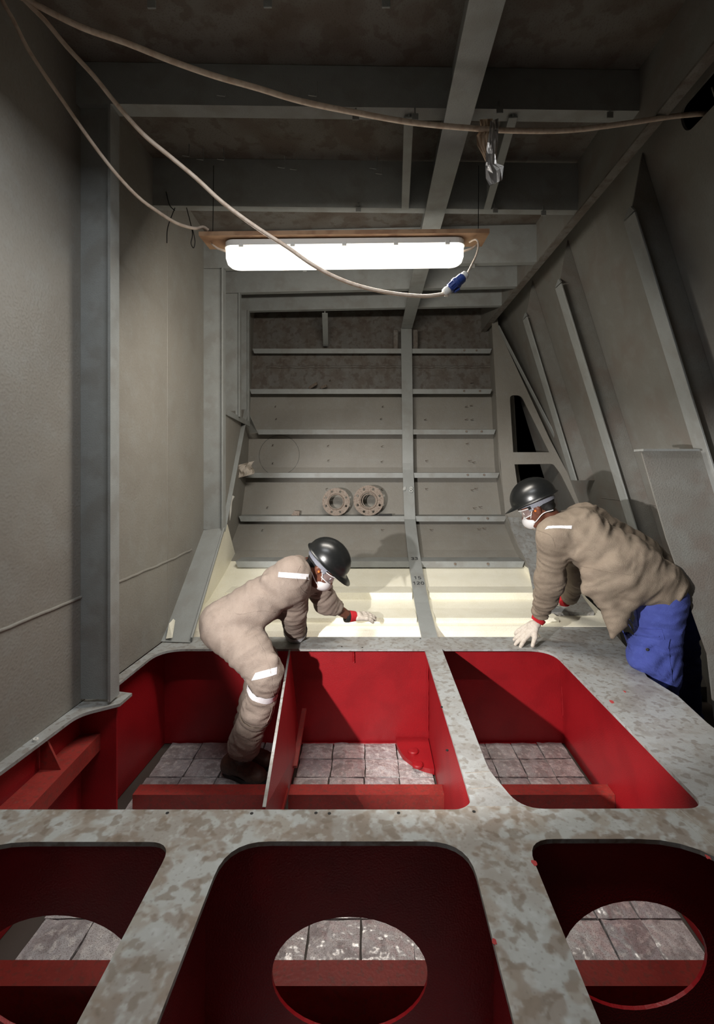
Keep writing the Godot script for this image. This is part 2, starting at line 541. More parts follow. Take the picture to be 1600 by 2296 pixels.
	func add_to(verts: PackedVector3Array, norms: PackedVector3Array, idx: PackedInt32Array) -> void:
		var at := {}
		var sy := nz
		var sx := ny * nz
		for i in nx - 1:
			for j in ny - 1:
				var row := (i * ny + j) * nz
				for q in nz - 1:
					var b := row + q
					var a0 := f[b]
					# cheap test first: far from the surface
					if a0 > c * 5.0 or a0 < -c * 5.0:
						continue
					var cs := [a0, f[b + 1], f[b + sy], f[b + sy + 1], f[b + sx], f[b + sx + 1], f[b + sx + sy], f[b + sx + sy + 1]]
					var neg := 0
					for w in cs:
						if w < 0.0:
							neg += 1
					if neg == 0 or neg == 8:
						continue
					var sum := Vector3.ZERO
					var n := 0
					for e in EDGES:
						var u: float = cs[e[0]]
						var w: float = cs[e[1]]
						if (u < 0.0) != (w < 0.0):
							var t := u / (u - w)
							sum += (CORNERS[e[0]] as Vector3).lerp(CORNERS[e[1]], t)
							n += 1
					var p := o + (Vector3(i, j, q) + sum / n) * c
					at[b] = verts.size()
					verts.append(p)
					norms.append(grad(p))
		for b: int in at:
			var inside := f[b] < 0.0
			# edges leaving this cell's first corner along x, y, z
			for e in [[sx, sy, 1], [sy, 1, sx], [1, sx, sy]]:
				if (f[b + e[0]] < 0.0) == inside:
					continue
				var c1: int = at.get(b - e[1], -1)
				var c2: int = at.get(b - e[2], -1)
				var c3: int = at.get(b - e[1] - e[2], -1)
				if c1 < 0 or c2 < 0 or c3 < 0:
					continue
				var c0: int = at[b]
				if inside:
					idx.append_array([c0, c3, c1, c0, c2, c3])
				else:
					idx.append_array([c0, c1, c3, c0, c3, c2])

	const CORNERS := [Vector3(0, 0, 0), Vector3(0, 0, 1), Vector3(0, 1, 0), Vector3(0, 1, 1), Vector3(1, 0, 0), Vector3(1, 0, 1), Vector3(1, 1, 0), Vector3(1, 1, 1)]
	const EDGES := [[0, 1], [2, 3], [4, 5], [6, 7], [0, 2], [1, 3], [4, 6], [5, 7], [0, 4], [1, 5], [2, 6], [3, 7]]

func field_mesh(called: String, fields: Array, mat: Material, parent: Node3D) -> MeshInstance3D:
	var verts := PackedVector3Array()
	var norms := PackedVector3Array()
	var idx := PackedInt32Array()
	for fl: Field in fields:
		fl.add_to(verts, norms, idx)
	# fix winding by the normals: front faces run clockwise
	for i in range(0, idx.size(), 3):
		var a := verts[idx[i]]
		var n := (verts[idx[i + 1]] - a).cross(verts[idx[i + 2]] - a)
		if n.dot(norms[idx[i]] + norms[idx[i + 1]] + norms[idx[i + 2]]) > 0.0:
			var s := idx[i + 1]
			idx[i + 1] = idx[i + 2]
			idx[i + 2] = s
	var arr := []
	arr.resize(Mesh.ARRAY_MAX)
	arr[Mesh.ARRAY_VERTEX] = verts
	arr[Mesh.ARRAY_NORMAL] = norms
	arr[Mesh.ARRAY_INDEX] = idx
	var am := ArrayMesh.new()
	am.add_surface_from_arrays(Mesh.PRIMITIVE_TRIANGLES, arr)
	am.surface_set_material(0, mat)
	var o := MeshInstance3D.new()
	o.mesh = am
	o.name = called
	parent.add_child(o, true)
	o.position = -world_place(parent)
	return o

func band(called: String, fl: Field, centre: Vector3, axis: Vector3, width: float, mat: Material, parent: Node3D, from := 0.0, to := TAU, n := 36, off := 0.003) -> void:
	# a strip lying on the cloth round a limb
	var a := axis.normalized()
	var s1 := a.cross(Vector3(0.2, 0.3, 0.93)).normalized()
	var s2 := s1.cross(a)
	var rows := []
	for i in n + 1:
		var w := lerpf(from, to, float(i) / n)
		var d := s1 * cos(w) + s2 * sin(w)
		var row := []
		for e in [-0.5, -0.17, 0.17, 0.5]:
			var p: Vector3 = centre + a * width * e
			var t := 0.0
			while t < 0.3 and fl.val(p + d * t) < 0.0:
				t += 0.0025
			row.append([p + d * (t + off), d])
		rows.append(row)
	var st := new_st()
	for i in n:
		for k in 3:
			smooth_quad(st, rows[i][k], rows[i][k + 1], rows[i + 1][k + 1], rows[i + 1][k])
		for k in [0, 3]:
			var q: Array = [rows[i][k], rows[i + 1][k], [rows[i + 1][k][0] - rows[i + 1][k][1] * off, rows[i + 1][k][1]], [rows[i][k][0] - rows[i][k][1] * off, rows[i][k][1]]]
			smooth_quad(st, q[0], q[1], q[2], q[3])
	put(called, st, mat, parent, false)

func patch(called: String, fl: Field, corners: Array, dir: Vector3, mat: Material, parent: Node3D, n := 14, m := 4, off := 0.003) -> void:
	# a strip of cloth laid on the surface below a quad of four corners, looking along dir
	var rows := []
	for i in n + 1:
		var row := []
		for k in m + 1:
			var p: Vector3 = (corners[0] as Vector3).lerp(corners[1], float(i) / n).lerp((corners[3] as Vector3).lerp(corners[2], float(i) / n), float(k) / m)
			var h := fl.hit(p - dir * 0.15, dir, 0.5)
			row.append([h + fl.grad(h) * off, fl.grad(h)])
		rows.append(row)
	var st := new_st()
	for i in n:
		for k in m:
			smooth_quad(st, rows[i][k], rows[i][k + 1], rows[i + 1][k + 1], rows[i + 1][k])
	put(called, st, mat, parent, false)

func seam(called: String, fl: Field, px: Array, f: float, dir: Vector3, mat: Material, parent: Node3D, r := 0.0022) -> void:
	# a sewn line lying on the cloth
	var raw := []
	for p in px:
		raw.append(at(p[0], p[1], f))
	var pts := []
	for p in smooth_line(raw, 7):
		var h := fl.hit(at_plane(p, dir), dir, 0.9)
		pts.append(h + fl.grad(h) * r * 0.4)
	var st := new_st()
	tube(st, pts, r, 5)
	put(called, st, mat, parent, false)

func at_plane(p: Vector3, _dir: Vector3) -> Vector3:
	return p

func add_hand(fl: Field, wrist: Vector3, fwd: Vector3, back: Vector3, thumb_side: float, curls: Array, spread := 0.1, s := 1.0, thumb_out := 0.7) -> void:
	var F := fwd.normalized()
	var N := (back - F * back.dot(F)).normalized()
	var S := F.cross(N).normalized() * thumb_side      # towards the thumb
	fl.cap(wrist, wrist + F * 0.03 * s, 0.027 * s, 0.03 * s)
	var knuckles := []
	for i in 4:
		var side := (0.031 - 0.0215 * i) * s
		var reach: float = [0.088, 0.092, 0.087, 0.078][i] * s
		var kn := wrist + F * reach + S * side
		knuckles.append(kn)
		fl.cap(wrist + F * 0.02 * s + S * side * 0.75, kn, 0.0155 * s, 0.0125 * s)
	var lens := [0.072, 0.08, 0.074, 0.058]
	for i in 4:
		var dir := (F + S * (1.5 - i) * spread).normalized()
		var p: Vector3 = knuckles[i]
		var nn := N
		var r := 0.0112 * s
		for seg in 3:
			var ang: float = curls[i] * [0.8, 1.0, 0.7][seg]
			var d2 := (dir * cos(ang) - nn * sin(ang)).normalized()
			nn = (nn * cos(ang) + dir * sin(ang)).normalized()
			dir = d2
			var l: float = lens[i] * [0.44, 0.31, 0.25][seg] * s
			fl.cap(p, p + dir * l, r, r * 0.94)
			p += dir * l
			r *= 0.94
	# thumb, from the side of the palm near the wrist
	var tb := wrist + F * 0.03 * s + S * 0.026 * s - N * 0.006 * s
	var td: Vector3 = (F * (1.0 - thumb_out * 0.5) + S * thumb_out - N * curls[4] * 0.6).normalized()
	fl.cap(tb, tb + td * 0.042 * s, 0.0165 * s, 0.0135 * s)
	var t2: Vector3 = (td + F * 0.45 - N * curls[4] * 0.4).normalized()
	fl.cap(tb + td * 0.042 * s, tb + td * 0.042 * s + t2 * 0.05 * s, 0.0135 * s, 0.011 * s)

func around(pts: Array, m: float) -> Array:
	var lo: Vector3 = pts[0]
	var hi: Vector3 = pts[0]
	for p: Vector3 in pts:
		lo = Vector3(minf(lo.x, p.x), minf(lo.y, p.y), minf(lo.z, p.z))
		hi = Vector3(maxf(hi.x, p.x), maxf(hi.y, p.y), maxf(hi.z, p.z))
	return [lo - Vector3.ONE * m, hi + Vector3.ONE * m]

func glove(called: String, wrist: Vector3, fwd: Vector3, back: Vector3, side: float, curls: Array, parent: Node3D, spread := 0.1, thumb_out := 0.7, s := 1.08) -> Field:
	var fl := Field.new(wrist - Vector3.ONE * 0.24, wrist + Vector3.ONE * 0.24, 0.0042, 260.0, fold_noise)
	add_hand(fl, wrist, fwd, back, side, curls, spread, s, thumb_out)
	fl.close()
	var g := field_mesh(called, [fl], M.glove, parent)
	return fl

func cuff(called: String, c: Vector3, dir: Vector3, len: float, r0: float, r1: float, mat: Material, parent: Node3D) -> void:
	var st := new_st()
	lathe(st, c, dir, [[r0 * 0.6, 0.0], [r0, 0.0], [r0 * 1.04, len * 0.3], [r1, len], [r1 * 0.6, len]], 20)
	put(called, st, mat, parent, false)

func add_head(fl: Field, H: Transform3D, neck: Vector3) -> void:
	# local axes: x to the person's left, y up, z forward; origin between the ears at eye height
	var B := H.basis
	fl.ell(H * Vector3(0, 0.03, -0.012), B, Vector3(0.073, 0.092, 0.094))      # skull
	fl.ell(H * Vector3(0, -0.03, 0.03), B, Vector3(0.062, 0.075, 0.062))       # face
	fl.cap(H * Vector3(-0.026, -0.088, 0.052), H * Vector3(0.026, -0.088, 0.052), 0.024, 0.024)   # chin
	fl.cap(H * Vector3(-0.05, -0.045, 0.0), H * Vector3(-0.022, -0.09, 0.045), 0.022, 0.02)       # jaw
	fl.cap(H * Vector3(0.05, -0.045, 0.0), H * Vector3(0.022, -0.09, 0.045), 0.022, 0.02)
	fl.cap(H * Vector3(-0.034, 0.02, 0.073), H * Vector3(0.034, 0.02, 0.073), 0.014, 0.014)       # brow
	fl.cap(H * Vector3(0, 0.004, 0.09), H * Vector3(0, -0.034, 0.107), 0.0095, 0.014)             # nose
	fl.cap(H * Vector3(-0.013, -0.038, 0.096), H * Vector3(0.013, -0.038, 0.096), 0.009, 0.009)
	fl.cap(H * Vector3(-0.018, -0.062, 0.089), H * Vector3(0.018, -0.062, 0.089), 0.0085, 0.0085) # lips
	fl.cap(H * Vector3(-0.016, -0.073, 0.086), H * Vector3(0.016, -0.073, 0.086), 0.009, 0.009)
	for s in [-1.0, 1.0]:
		fl.ell(H * Vector3(s * 0.077, -0.006, -0.006), B, Vector3(0.009, 0.03, 0.018))            # ears
		fl.cap(H * Vector3(s * 0.081, 0.018, -0.012), H * Vector3(s * 0.083, -0.004, -0.019), 0.005, 0.005)
		fl.ell(H * Vector3(s * 0.04, -0.022, 0.066), B, Vector3(0.02, 0.02, 0.018))               # cheeks
	fl.cap(H * Vector3(0, -0.045, -0.03), neck, 0.054, 0.06)

func head_gear(H: Transform3D, parent: Node3D, ear_side: float) -> void:
	# hard hat
	var hat := Node3D.new()
	hat.name = "hard_hat"
	parent.add_child(hat)
	hat.position = H.origin - world_place(parent)
	var T := H * Transform3D(Basis(Vector3(1, 0, 0), -0.08), Vector3(0, 0.054, -0.006))
	var st := new_st()
	var n := 40
	var rows := []
	var prof := []
	for i in 13:
		prof.append([cos(i / 12.0 * PI / 2), sin(i / 12.0 * PI / 2), 0.0])
	prof.reverse()
	# outside from the crown down, out over the brim, back under it, and up inside
	var path := []
	for p in prof:
		path.append([p[0], p[1], 0.0, 0.0])
	path.append([1.0, -0.03, 0.35, 0.0])
	path.append([1.0, -0.06, 1.0, 0.0])
	path.append([1.0, -0.085, 1.0, 0.0])
	path.append([0.97, -0.06, 0.1, 0.0])
	for p in prof.slice(5):
		pass
	for i in [12, 9, 6, 3, 0]:
		path.append([prof[i][0] * 0.965, prof[i][1] * 0.965, 0.0, 0.0])
	for p in path:
		var row := []
		for k in n:
			var w: float = TAU * k / n
			var x := sin(w)
			var z := cos(w)
			var brim: float = (0.009 + 0.046 * pow(maxf(0.0, z), 2.5)) * p[2]
			var top: float = p[1]
			var q := Vector3(x * 0.116 * p[0], top * 0.122, z * 0.143 * p[0])
			# raised ridge along the crown
			if absf(q.x) < 0.03 and top > 0.25:
				q.y += 0.007 * (1.0 - smoothstep(0.014, 0.03, absf(q.x)))
			q += Vector3(x, -0.25 * maxf(0.0, z), z) * brim
			row.append(T * q)
		rows.append(row)
	for i in rows.size() - 1:
		for k in n:
			var k2 := (k + 1) % n
			st.set_smooth_group(1)
			for t in [[rows[i][k], rows[i][k2], rows[i + 1][k2]], [rows[i][k], rows[i + 1][k2], rows[i + 1][k]]]:
				st.add_vertex(t[0]); st.add_vertex(t[2]); st.add_vertex(t[1])
	st.generate_normals()
	put("shell", st, M.helmet, hat, false)
	# harness band below the shell
	st = new_st()
	var path2 := []
	for k in 41:
		var w := TAU * k / 40.0
		path2.append([sin(w) * 0.096, cos(w) * 0.118])
	for k in 40:
		var lo := -0.042 if cos(TAU * k / 40.0) < 0.3 else -0.024
		var a := Vector3(path2[k][0], 0.004, path2[k][1])
		var b := Vector3(path2[k + 1][0], 0.004, path2[k + 1][1])
		quad(st, T * a, T * b, T * Vector3(b.x, lo, b.z), T * Vector3(a.x, lo, a.z), H.basis * Vector3(a.x, 0, a.z))
		quad(st, T * (a * 0.97), T * (b * 0.97), T * Vector3(b.x * 0.97, lo, b.z * 0.97), T * Vector3(a.x * 0.97, lo, a.z * 0.97), H.basis * Vector3(-a.x, 0, -a.z))
	put("harness_band", st, M.strap, hat)
	for k in 6:
		var w := PI * (0.55 + 0.18 * k)
		st = new_st()
		lathe(st, T * Vector3(sin(w) * 0.097, -0.006, cos(w) * 0.119), H.basis * Vector3(sin(w), 0, cos(w)), [[0.005, 0.0], [0.005, 0.002], [0.0, 0.003]], 8)
		put("rivet", st, M.black, hat, false)
	# hair showing under the band
	var hf := Field.new(H.origin - Vector3.ONE * 0.16, H.origin + Vector3.ONE * 0.16, 0.006, 200.0, fold_noise)
	hf.ell(H * Vector3(0, 0.028, -0.016), H.basis, Vector3(0.08, 0.088, 0.1))
	hf.cap(H * Vector3(-0.05, -0.035, -0.068), H * Vector3(0.05, -0.035, -0.068), 0.025, 0.025)
	hf.close()
	hf.cut(H * Vector3(0, 0.03, 0.045), H.basis.z, 0.3)
	field_mesh("hair", [hf], M.hair, parent)
	# respirator
	var mask := Node3D.new()
	mask.name = "respirator"
	parent.add_child(mask)
	mask.position = H.origin - world_place(parent)
	st = new_st()
	var mr := []
	for i in 9:
		var row := []
		for k in 24:
			var w := TAU * k / 24.0
			var t := i / 8.0 * PI / 2
			var q := Vector3(cos(w) * cos(t) * 0.058, sin(w) * cos(t) * 0.058 - 0.06, 0.058 + sin(t) * 0.074 - absf(cos(w)) * cos(t) * 0.016)
			row.append([H * q, (H.basis * Vector3(cos(w) * cos(t), sin(w) * cos(t), sin(t))).normalized()])
		mr.append(row)
	for i in 8:
		for k in 24:
			smooth_quad(st, mr[i][k], mr[i][(k + 1) % 24], mr[i + 1][(k + 1) % 24], mr[i + 1][k])
	put("cup", st, M.white, mask, false)
	for s in [-1.0, 1.0]:
		for e in [[-0.045, 0.05], [-0.075, -0.05]]:
			st = new_st()
			tube(st, smooth_line([H * Vector3(s * 0.054, e[0], 0.06), H * Vector3(s * 0.076, e[0] * 0.6 + e[1] * 0.4, 0.03), H * Vector3(s * 0.092, e[1] * 0.8, -0.03), H * Vector3(s * 0.07, e[1], -0.085)]), 0.003, 5)
			put("strap", st, M.white, mask, false)
	# goggles
	var gog := Node3D.new()
	gog.name = "safety_goggles"
	parent.add_child(gog)
	gog.position = H.origin - world_place(parent)
	st = new_st()
	for k in 18:
		var q := []
		for e in [[k, 0.03], [k + 1, 0.03], [k + 1, -0.03], [k, -0.03]]:
			var w := lerpf(-1.35, 1.35, e[0] / 18.0)
			q.append(H * Vector3(sin(w) * 0.083, e[1] * (1.0 - 0.35 * absf(w) / 1.35), cos(w) * 0.098 + 0.014))
		quad(st, q[0], q[1], q[2], q[3], H.basis.z)
	put("lens", st, M.glass, gog)
	for y in [0.031, -0.031]:
		st = new_st()
		var rim := []
		for k in 19:
			var w := lerpf(-1.35, 1.35, k / 18.0)
			rim.append(H * Vector3(sin(w) * 0.083, y * (1.0 - 0.35 * absf(w) / 1.35), cos(w) * 0.098 + 0.014))
		tube(st, rim, 0.003, 6)
		put("rim", st, M.white, gog, false)
	for s in [-1.0, 1.0]:
		st = new_st()
		bar(st, H * Vector3(s * 0.082, 0.005, 0.036), H * Vector3(s * 0.086, 0.012, -0.05), H.basis.y, 0.012, 0.003)
		put("temple", st, M.strap, gog)
		st = new_st()
		lathe(st, H * Vector3(s * 0.08, -0.008, 0.004), H.basis.x * s, [[0.0, 0.0], [0.007, 0.0], [0.007, 0.01], [0.004, 0.014], [0.0, 0.014]], 10)
		put("ear_plug", st, M.orange, parent, false)
		st = new_st()
		lathe(st, H * Vector3(s * 0.034, 0.0, 0.078), H.basis.z, [[0.013, 0.0], [0.01, 0.008], [0.0, 0.011]], 12)
		put("eye", st, M.white, parent, false)

func head_frame(p: Vector3, fwd: Vector3, up: Vector3) -> Transform3D:
	var z := fwd.normalized()
	var y := (up - z * up.dot(z)).normalized()
	return Transform3D(Basis(y.cross(z), y, z), p)

func boot(ankle: Vector3, heel: Vector3, toe: Vector3, parent: Node3D) -> void:
	var b := Node3D.new()
	b.name = "boot"
	parent.add_child(b, true)
	b.position = heel - world_place(parent)
	var fl := Field.new(heel - Vector3.ONE * 0.4, heel + Vector3.ONE * 0.4, 0.008, 120.0, fold_noise)
	var d := (toe - heel).normalized()
	var up := Vector3.UP
	fl.cap(ankle, heel + d * 0.05 + up * 0.075, 0.05, 0.05, 0.003, 20.0)
	fl.cap(heel + d * 0.035 + up * 0.05, heel + d * 0.06 + up * 0.06, 0.046, 0.05)
	fl.cap(heel + d * 0.08 + up * 0.07, toe - d * 0.07 + up * 0.046, 0.05, 0.044, 0.003, 20.0)
	fl.cap(toe - d * 0.09 + up * 0.043, toe - d * 0.045 + up * 0.042, 0.05, 0.044)
	fl.close()
	fl.cut(heel + d * 0.15 + up * 0.018, -up, 0.36)
	field_mesh("upper", [fl], M.boot, b)
	# sole
	var st := new_st()
	var s := d.cross(up).normalized()
	var L := heel.distance_to(toe)
	var pts := []
	for k in 28:
		var w := TAU * k / 28.0
		var t := 0.5 - 0.5 * cos(w)
		var half := (0.038 + 0.014 * smoothstep(0.3, 0.75, t)) * pow(absf(sin(w)), 0.5)
		pts.append(heel + d * (L * (t * 1.0)) + s * half * signf(sin(w) + 1e-9))
	prism(st, pts, up * 0.026)
	put("sole", st, M.black, b)
	for k in 5:
		var c := heel + d * (0.1 + 0.022 * k) + up * (0.13 - 0.013 * k)
		st = new_st()
		tube(st, smooth_line([c - s * 0.035 - up * 0.006, c + up * 0.008, c + s * 0.035 - up * 0.006]), 0.0032, 5)
		put("lace", st, M.black, b, false)

# ---------------------------------------------------------------- scene
func _ready() -> void:
	RNG.seed = 5
	fold_noise.seed = 12
	fold_noise.frequency = 1.0
	fold_noise.fractal_octaves = 2
	# camera: level, lens shifted down
	var cam := Camera3D.new()
	cam.name = "camera"
	cam.projection = Camera3D.PROJECTION_FRUSTUM
	cam.near = 0.05
	cam.far = 60.0
	cam.size = 0.05 * 2296.0 / FOCAL
	cam.frustum_offset = Vector2(-35.0, -102.0) / FOCAL * 0.05
	cam.position = Vector3(0, EYE, 0)
	add_child(cam)
	cam.current = true
	var env := Environment.new()
	env.background_mode = Environment.BG_COLOR
	env.background_color = Color.BLACK
	env.tonemap_mode = Environment.TONE_MAPPER_LINEAR
	env.tonemap_exposure = 1.0
	env.sdfgi_enabled = true
	env.ssao_enabled = true
	env.ssil_enabled = true
	var we := WorldEnvironment.new()
	we.name = "environment"
	we.environment = env
	add_child(we)
	make_materials()
	fluorescent_lamp(Vector3.ZERO, "long glowing fluorescent batten lamp on a wooden plank, hung below the ceiling beams", [[0.0, 1.5, -0.128], [54.0, 3.1, -0.1], [-32.0, 0.8, -0.1]], Color(1.0, 0.972, 0.925), M.glow)
	# its twin over the photographer lights the upright stiffener and the near flanges
	fluorescent_lamp(Vector3(-0.3, 0.4, 1.28), "second fluorescent batten lamp on a plank above the photographer", [[0.0, 2.7, -0.128]], Color(0.97, 0.985, 1.0), M.glow_dim)
	work_light()
	left_wall()
	right_wall()
	ceiling()
	bow_wall()
	deck()
	rear_wall()
	cables()
	small_things()
	people()

const FLASH_POWER := 12.0

func fluorescent_lamp(off: Vector3, label: String, lights: Array, tint: Color, glow: Material) -> void:
	var lamp := thing("fluorescent_lamp", label, "lamp", off + v(-0.148, 2.3, 2.62))
	var y := 2.325
	var tilt := 0.012
	var st := new_st()
	# plank: slightly skewed board
	prism(st, [off + v(-0.90, y + 0.02, 2.54), off + v(0.605, y + 0.035, 2.54), off + v(0.60, y + 0.035, 2.70), off + v(-0.895, y + 0.02, 2.70)], Vector3(0, 0.022, 0))
	put("mounting_plank", st, M.wood, lamp)
	# housing: trough with rounded ends
	var body := round_section(0.635, 0.056, 0.05)
	st = new_st()
	loft(st, [[body, 0.0, 0.92], [body, 0.0, 1.0], [body, -0.022, 1.0], [body, -0.024, 1.02], [body, -0.03, 1.02]], off + v(-0.148, y + 0.022, 2.625), tilt)
	put("housing", st, M.plastic, lamp, false)
	st = new_st()
	loft(st, [[body, -0.03, 0.99], [body, -0.085, 0.985], [body, -0.112, 0.93], [body, -0.124, 0.84]], off + v(-0.148, y + 0.022, 2.625), tilt)
	put("diffuser", st, glow, lamp, false)
	for k in 5:
		for s in [-1, 1]:
			var x: float = -0.148 - 0.54 + 0.27 * k
			st = new_st()
			bevel_box(st, off + v(x, y - 0.008 + (x + 0.148) * tilt, 2.625 - s * 0.0585), Vector3(0.012, 0, 0), Vector3(0, 0.012, 0), Vector3(0, 0, 0.004), 0.002)
			put("clip", st, M.plastic, lamp)
	for s in [-1, 1]:
		var e := off + v(-0.148 + s * 0.69, y - 0.005, 2.61)
		st = new_st()
		tube(st, smooth_line([off + v(-0.148 + s * 0.63, y - 0.03, 2.61), e + Vector3(-0.02 * s, -0.012, 0), e, e + Vector3(0.02 * s, 0.018, 0)]), 0.006, 6)
		put("lead", st, M.cable, lamp, false)
		# hanging wire from the plank to the beams
		st = new_st()
		tube(st, smooth_line([off + v(-0.148 + s * 0.72, y + 0.03, 2.66), off + v(-0.148 + s * 0.73, y + 0.2, 2.70), off + v(-0.148 + s * 0.74, minf(2.83, 3.08 - off.y), 2.74)]), 0.0022, 5)
		put("hanging_wire", st, M.black, lamp, false)
	# its light, leaving the diffuser's faces downwards and to both sides
	for a in lights:
		var l := AreaLight3D.new()
		l.name = "diffuser_light"
		l.area_size = Vector2(1.2, 0.07)
		l.light_energy = a[1]
		l.light_color = tint
		l.area_range = 12.0
		l.shadow_enabled = true
		l.rotation_degrees = Vector3(-90.0 + a[0], 0, 0)
		l.position = off + v(-0.148, y + 0.02 + a[2], 2.625) - Vector3(0, 0, signf(a[0]) * 0.064) - lamp.position
		lamp.add_child(l, true)

func work_light() -> void:
	# the hard-edged shadows to the right of both workers come from a light beside the left wall
	var where := v(-0.945, 1.035, 0.5)
	var aim := v(0.4, 0.6, 3.0)
	var o := thing("work_light", "small portable work light on a stand beside the left wall", "lamp", v(-0.945, 0.0, 0.5))
	var d := (aim - where).normalized()
	var st := new_st()
	var back := where - d * 0.02
	lathe(st, back - d * 0.14, d, [[0.0, 0.0], [0.035, 0.0], [0.04, 0.06], [0.075, 0.13], [0.078, 0.14], [0.07, 0.136], [0.0, 0.12]], 20)
	put("reflector", st, M.black, o, false)
	st = new_st()
	lathe(st, back - d * 0.012, d, [[0.066, 0.0], [0.05, 0.004], [0.0, 0.006]], 20)
	put("lens_glow", st, M.flash, o, false)
	var fd := Vector3(d.x, 0, d.z).normalized()
	var fs := fd.cross(Vector3.UP)
	var fc := where + fd * 0.27
	st = new_st()
	prism(st, [fc - fs * 0.2 + Vector3(0, 0.02, 0), fc + fs * 0.2 + Vector3(0, 0.02, 0), fc + fs * 0.12 + Vector3(0, 0.12, 0) - fd * 0.27, fc - fs * 0.12 + Vector3(0, 0.12, 0) - fd * 0.27], Vector3(0, 0.004, 0))
	put("added_barn_door", st, M.black, o)  # unseen flap, added to cut the beam off above
	st = new_st()
	prism(st, [fc - fs * 0.2 - Vector3(0, 0.178, 0), fc + fs * 0.2 - Vector3(0, 0.178, 0), fc + fs * 0.12 - Vector3(0, 0.12, 0) - fd * 0.27, fc - fs * 0.12 - Vector3(0, 0.12, 0) - fd * 0.27], Vector3(0, -0.004, 0))
	put("added_barn_door", st, M.black, o)  # lower flap, added to keep the beam off the near flange and webs
	st = new_st()
	tube(st, [back - d * 0.1, v(-1.02, 0.95, 0.36), v(-1.02, 0.5, 0.34), v(-1.02, 0.002, 0.34)], 0.011, 8)
	put("stand_pole", st, M.black, o, false)
	for k in 3:
		var w := TAU * k / 3.0 + 0.6
		st = new_st()
		tube(st, [v(-1.02, 0.3, 0.34), v(-1.02 + cos(w) * 0.16, 0.006, 0.34 + sin(w) * 0.16)], 0.008, 6)
		put("leg", st, M.black, o, false)
	var l := SpotLight3D.new()
	l.name = "lens_light"
	l.spot_range = 14.0
	l.spot_angle = 33.0
	l.spot_angle_attenuation = 0.35
	l.spot_attenuation = 2.0
	l.light_size = 0.02
	l.light_energy = FLASH_POWER
	l.light_color = Color(1.0, 0.985, 0.97)
	l.shadow_enabled = true
	l.position = where + d * 0.02 - o.position
	o.add_child(l)
	l.look_at_from_position(l.position + o.position, aim)
	l.position = where + d * 0.02 - o.position

func round_section(hx: float, hz: float, r: float) -> Array:
	var out := []
	for c in [[1, 1, 0.0], [-1, 1, 0.25], [-1, -1, 0.5], [1, -1, 0.75]]:
		for k in 6:
			var w: float = TAU * (c[2] + 0.25 * k / 5.0)
			out.append(Vector2(c[0] * (hx - r) + cos(w) * r, c[1] * (hz - r) + sin(w) * r))
	return out

func loft(st: SurfaceTool, rows: Array, base: Vector3, tilt: float) -> void:
	# rows: [section, height, scale of its width]
	var rings := []
	for row in rows:
		var ring := []
		for p: Vector2 in row[0]:
			var q := Vector3(p.x * (1.0 + (row[2] - 1.0) * 0.25), row[1] + p.x * tilt, p.y * row[2])
			ring.append(base + q)
		rings.append(ring)
	var n: int = rings[0].size()
	var mid := base
	for i in rings.size() - 1:
		for k in n:
			var k2 := (k + 1) % n
			var a: Vector3 = rings[i][k]
			var b: Vector3 = rings[i][k2]
			var c: Vector3 = rings[i + 1][k2]
			var d: Vector3 = rings[i + 1][k]
			var o := (b - a).cross(d - a).normalized()
			if o.dot(a - mid) < 0.0:
				o = -o
			flat_tri(st, a, b, c, o)
			flat_tri(st, a, c, d, o)
	for e in [0, rings.size() - 1]:
		var m := Vector3.ZERO
		for p in rings[e]:
			m += p / n
		for k in n:
			flat_tri(st, m, rings[e][k], rings[e][(k + 1) % n], Vector3.UP if e == 0 else Vector3.DOWN)

